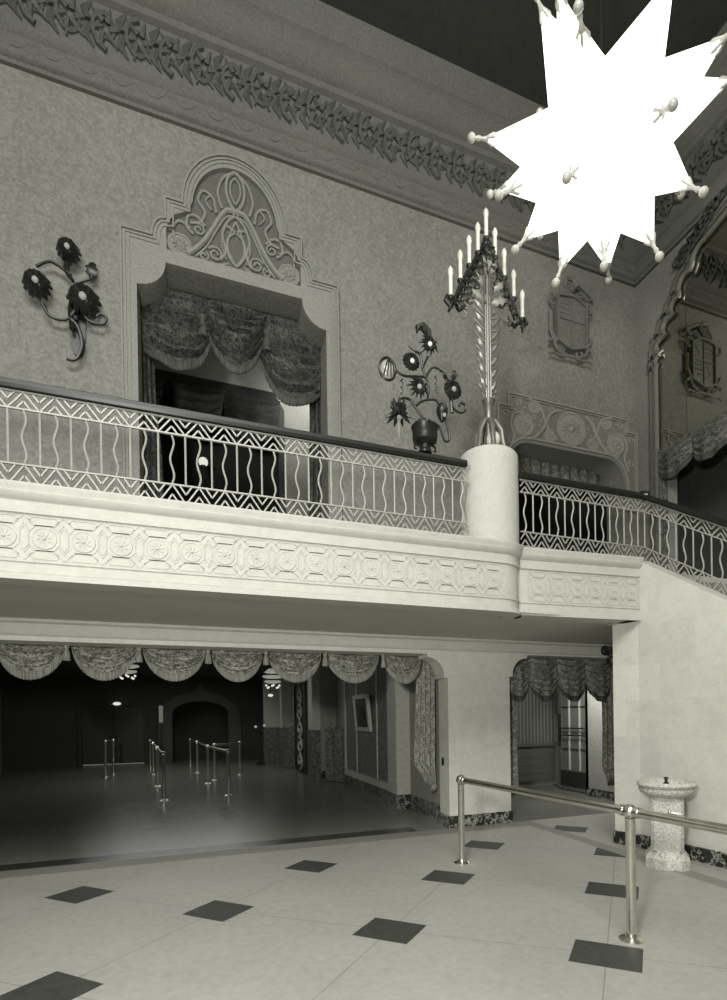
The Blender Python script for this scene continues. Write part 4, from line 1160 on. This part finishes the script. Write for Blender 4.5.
MB().lathe([(.03, .865), (.03, .93), (.016, .94), (.016, .97), (.026, .975), (.02, .995), (.004, 1.0)], (fx, fy, 0), 12).build('bubbler', M_bronze, ft, True)
mb = MB().tube([(fx + .03, fy - .15, .62), (fx + .03, fy - .21, .62)], .022, 10); mb.tube([(fx + .02, fy - .215, .63), (fx + .14, fy - .215, .615)], [.014, .012], 8)
mb.sphere((fx + .02, fy - .215, .63), .02, 8); mb.tube([(fx + .16, fy - .17, .60), (fx + .17, fy - .17, .45)], .010, 6); mb.tube([(fx + .03, fy - .17, .61), (fx + .16, fy - .17, .60)], .010, 6)
mb.build('push_valve', M_chrome, ft, True)
ft.rotation_euler.z = radians(-44)

# ------------------------------------------------------------------ lobby furnishing
pn = thing('wallpaper_panel', 'framed damask wall panel behind the picture on the lobby side wall', 'wall panel', (3.44, 11.7, .3))
def sidep(u, w_, d): return (3.44 - d, u, w_)
MB().plate([(10.2, .42), (13.7, .42), (13.7, 3.1), (10.2, 3.1)], [], sidep, .012, 0).build('fabric', M_paper, pn)
mb = MB().strip([(10.16, .32), (13.75, .32), (13.75, 3.2), (10.16, 3.2)], .14, sidep, .0, .04, True)
for y in (11.0, 12.65): mb.strip([(y, .42), (y, 3.1)], .05, sidep, .01, .03)
mb.build('moulding', M_lighttrim, pn)
pf = thing('picture_frame', 'tilted dark picture in a pale frame hanging on the lobby side wall', 'picture', (3.40, 11.9, 1.8))
def tilt(u, w_, d): return (3.425 - d - (w_ - 1.42) * .08, u, w_)
MB().plate([(11.42, 1.50), (12.42, 1.50), (12.42, 2.16), (11.42, 2.16)], [], tilt, .05, .02).build('picture', M_picture, pf)
MB().strip([(11.38, 1.46), (12.46, 1.46), (12.46, 2.20), (11.38, 2.20)], .09, tilt, .0, .075, True).build('frame', M_lighttrim, pf)
fs = thing('folding_screen', 'low patterned fabric folding screen between wallpaper panel and first pilaster', 'screen', (3.2, 14.5, 0))
pts = [(3.40, 14.05), (3.30, 14.20), (3.24, 14.45), (3.04, 14.62)]
for (a, b) in zip(pts[:-1], pts[1:]):
    d = Vector((b[0] - a[0], b[1] - a[1])); L = d.length; d = d / L; nr = Vector((d.y, -d.x))
    prof2 = [(0, .02), (L - .02, .02), (L - .02, 1.38), (L - .06, 1.44), (L * .5, 1.49), (.04, 1.44), (0, 1.38)]
    MB().plate(prof2, [], lambda u, w_, dd_: (a[0] + d.x * u + nr.x * dd_, a[1] + d.y * u + nr.y * dd_, w_), 0, .04).build('panel', M_screen, fs)
fs2 = thing('folding_screen', 'dark patterned low screen beyond the iron gate in the lobby', 'screen', (2.75, 19.0, 0))
for (a, b) in (((2.90, 18.95), (2.66, 19.2)), ((2.66, 19.2), (2.52, 19.7))):
    d = Vector((b[0] - a[0], b[1] - a[1])); L = d.length; d = d / L; nr = Vector((d.y, -d.x))
    MB().plate([(0, .02), (L - .02, .02), (L - .02, 1.36), (L * .5, 1.46), (0, 1.36)], [], lambda u, w_, dd_: (a[0] + d.x * u + nr.x * dd_, a[1] + d.y * u + nr.y * dd_, w_), 0, .04).build('panel', M_screenwall, fs2)
ig = thing('iron_gate', 'pale scrolled ornamental iron gate against the dark lobby side wall', 'gate', (3.1, 16.6, 0))
def gt(u, w_, d): return (2.90 - d, u + .9, w_)
mb = MB().strip([(15.7, .05), (17.8, .05), (17.8, 2.85), (15.7, 2.85)], .06, gt, 0, .04, True)
mb.build('frame', M_bronze, ig)
mb = MB()
for k in range(5):
    z = .35 + k * .52; sg = 1 if k % 2 else -1
    mb.tube([gt(16.75 + p[0] * 1.9, z + p[1], .04) for p in spiral(0, 0, .27, .05, pi / 2 * sg, 1.3 * sg, 18)], .03, 6)
    mb.tube([gt(16.75 + .25 * sg, z + .2, .04), gt(16.75 - .3 * sg, z + .45, .04)], [.03, .01], 6)
mb.build('scrollwork', M_lighttrim, ig, True)
MB().box(2.91, 2.96, 16.4, 18.9, 0, 3.0).build('backing', M_darkpaint, ig)
# double globes lamp on dark stand
gs = thing('globe_wall_light', 'dark stand with two small glowing globes near the end of the lobby', 'lamp', (1.95, 21.3, 0))
mb = MB().lathe([(.18, 0), (.18, .04), (.04, .1), (.035, 1.2), (.10, 1.25), (.03, 1.3), (.02, 1.55)], (1.95, 21.3, 0), 12)
mb.tube([(1.80, 21.3, 1.38), (1.95, 21.3, 1.30), (2.12, 21.3, 1.42)], .015, 6)
mb.build('stand', M_bronze, gs, True)
for x, z in ((1.80, 1.45), (2.12, 1.49)): MB().sphere((x, 21.3, z), .055, 10).build('globe', M_dim, gs, True)
# hanging lanterns in the lobby
def lantern(x, y, z, label, s=1.0):
    t = thing('crystal_lantern', label, 'ceiling lamp', (x, y, z), 'crystal lanterns hanging in the lobby')
    mb = MB().lathe([(.10, z + .06), (.16, z), (.20, z - .02), (.14, z - .04)], (x, y, 0), 16)
    mb.lathe([(.22, z - .10), (.24, z - .13), (.16, z - .16)], (x, y, 0), 16); mb.lathe([(.18, z - .22), (.19, z - .25), (.10, z - .28)], (x, y, 0), 16)
    mb.build('glass_tier', M_dim, t, True)
    mb = MB().tube([(x, y, z + .04), (x, y, 3.45)], .012, 6)
    mb.lathe([(.03, z + .1), (.08, z + .06), (.03, z + .04)], (x, y, 0), 12)
    mb.build('hanging_rod', M_bronze, t, True)
    mb = MB()
    for k in range(8): a = k * pi / 4; mb.sphere((x + .15 * cos(a), y + .15 * sin(a), z - .33 - .05 * (k % 2)), .025, 8)
    mb.build('crystal_drop', M_bulb, t, True)
lantern(-1.54, 13.0, 3.02, 'small tiered crystal lantern half hidden by the leftmost lobby swags')
lantern(1.50, 13.0, 2.84, 'small tiered crystal lantern hanging by the tassel near the middle of the lobby opening')
pl = thing('pendant_lamp', 'tiny lit pendant below the middle crystal lantern, farther back in the lobby', 'ceiling lamp', (2.0, 18, 2.6))
MB().sphere((2.0, 18, 2.50), .06, 10, 1.4, 1.4, .8).build('globe', M_bulb, pl, True)
MB().tube([(2.0, 18, 2.53), (2.0, 18, 3.45)], .012, 6).build('hanging_rod', M_bronze, pl, True)
# dark double door at far left with lamp over and daylight at its foot
dd1 = thing('lobby_door', 'dark double door at the far left end of the lobby, daylight at its foot', 'door', (-3.3, FW, 0))
for x0, x1 in ((-4.4, -3.35), (-3.33, -2.28)):
    lf = MB().bbox(x0, x1, FW - .06, FW - .01, .07, 2.3, .012).build('leaf', M_darkpaint, dd1)
    MB().tube([(x1 - .1 if x0 < -4 else x0 + .1, FW - .1, .9), (x1 - .1 if x0 < -4 else x0 + .1, FW - .1, 1.2)], .015, 6).build('pull_handle', M_bronze, lf, True)
g_ = MB().box(-4.4, -2.28, FW - .05, FW - .03, .03, .075).build('gap_daylight', M_amber, dd1); g_['label'] = 'thin bright line of daylight under the door'
MB().strip([(-4.48, 0), (-4.48, 2.38), (-2.2, 2.38), (-2.2, 0)], .12, far, .0, .09).build('casing', M_lobbydark, dd1)
dl = thing('door_light', 'small glowing lamp fixed above the dark lobby door', 'wall lamp', (-3.25, FW, 2.5))
MB().sphere((-3.2, FW - .15, 2.42), .11, 12, 1.3, .8, .6).build('shade', M_bulb, dl, True)
MB().tube([(-3.45, FW - .1, 2.40), (-3.2, FW - .1, 2.42)], .03, 6).build('arm', M_brass, dl, True)
dl2 = thing('wall_plaque', 'narrow dimly lit upright plaque on a pole left of the far arch', 'sign', (-1.75, 22.0, 2.0))
MB().bbox(-1.62, -1.48, 22.5, 22.53, 1.65, 2.30, .01).build('plaque', plain('plaque_paint', .5, .4), dl2)
MB().tube([(-1.55, 22.54, 0), (-1.55, 22.54, 2.3)], .02, 8).build('pole', M_bronze, dl2, True)

# passage: dark panelling and glazed door
bd = thing('panelled_wall', 'dim vertical bead board wainscot wall at the back of the passage', 'panelling', (6.6, 11.2, 0))
MB().box(4.8, 8.1, 11.22, 11.28, .98, 3.0).build('vertical_boards', M_bead, bd)
mb = MB().box(4.8, 8.1, 11.20, 11.28, .12, .98)
for z in (.3, .5, .7): mb.box(4.8, 7.75, 11.19, 11.2, z, z + .012)
mb.build('horizontal_boards', M_wood, bd)
MB().bbox(4.8, 8.1, 11.12, 11.28, .96, 1.04, .01).build('dado_rail', M_wood, bd)
pdr = thing('glazed_door', 'glazed door with curtained panes and push bars at right of the passage', 'door', (7.68, 9.9, 0))
def pd(u, w_, d): return (7.72 - d, u, w_)
mb = MB().strip([(9.42, .08), (10.42, .08), (10.42, 2.42), (9.42, 2.42)], .12, pd, .0, .05, True)
mb.plate([(9.36, .05), (10.48, .05), (10.48, .48), (9.36, .48)], [], pd, .045, 0)
mb.build('stile_frame', M_wood, pdr)
MB().plate([(9.45, .4), (10.4, .4), (10.4, 2.4), (9.45, 2.4)], [], pd, .02, .01).build('pane', M_curtpane if 'M_curtpane' in globals() else M_bead, pdr)
for y in (9.72, 10.08): MB().strip([(y, .48), (y, 2.4)], .03, pd, .02, .05).build('glazing_bar', M_lighttrim, pdr)
for z in (.95, 1.9): MB().strip([(9.45, z), (10.4, z)], .02, pd, .02, .04).build('cross_bar', M_darkpaint, pdr)
for z in (1.26, 1.42): MB().tube([pd(9.40, z, .09), pd(10.42, z, .09)], .016, 8).build('push_bar', M_darkpaint, pdr, True)
MB().plate([(10.36, 1.0), (10.46, 1.0), (10.46, 1.75), (10.36, 1.75)], [], pd, .06, .05).build('handle_plate', M_darkpaint, pdr)
MB().plate([(9.45, .10), (10.4, .10), (10.4, .45), (9.45, .45)], [], pd, .055, .045).build('kick_plate', M_darkpaint, pdr)
MB().tube([pd(10.40, .12, .08), pd(10.40, .05, .08)], .02, 6).build('door_stop', M_chrome, pdr, True)
# bracket lamp at the soffit corner above the passage
bk = thing('bracket_lamp', 'small dark scrolled bracket under the balcony soffit beside the staircase wall', 'wall lamp', (6.5, YB, 2.9))
mb = MB()
mb.tube([back(6.55, 2.6, .02), back(6.45, 2.68, .14), back(6.50, 2.80, .24), back(6.6, 2.84, .30)], [.03, .03, .025, .03], 6)
mb.tube([back(6.42 + p[0], 2.8 + p[1], .1) for p in spiral(0, 0, .1, .02, 0, 1.3, 12)], .02, 6)
mb.lathe([(.03, 2.72), (.10, 2.78), (.12, 2.86), (.10, 2.87)], (6.48, YB - .16, 0), 12)
mb.build('scroll', M_bronze, bk, True)
# small switch plate on the pier
sp = thing('switch_plate', 'tiny dark wall switch on the left edge of the plaster pier', 'switch', (3.5, YB + .1, .98))
MB().bbox(LX - .012, LX, YB + .18, YB + .26, .95, 1.07, .004).build('plate', M_darkpaint, sp)
MB().bbox(LX - .025, LX - .01, YB + .21, YB + .23, .99, 1.02, .003).build('toggle', M_bronze, sp)

for o in bpy.data.objects:
    if '_o' in o: del o['_o']
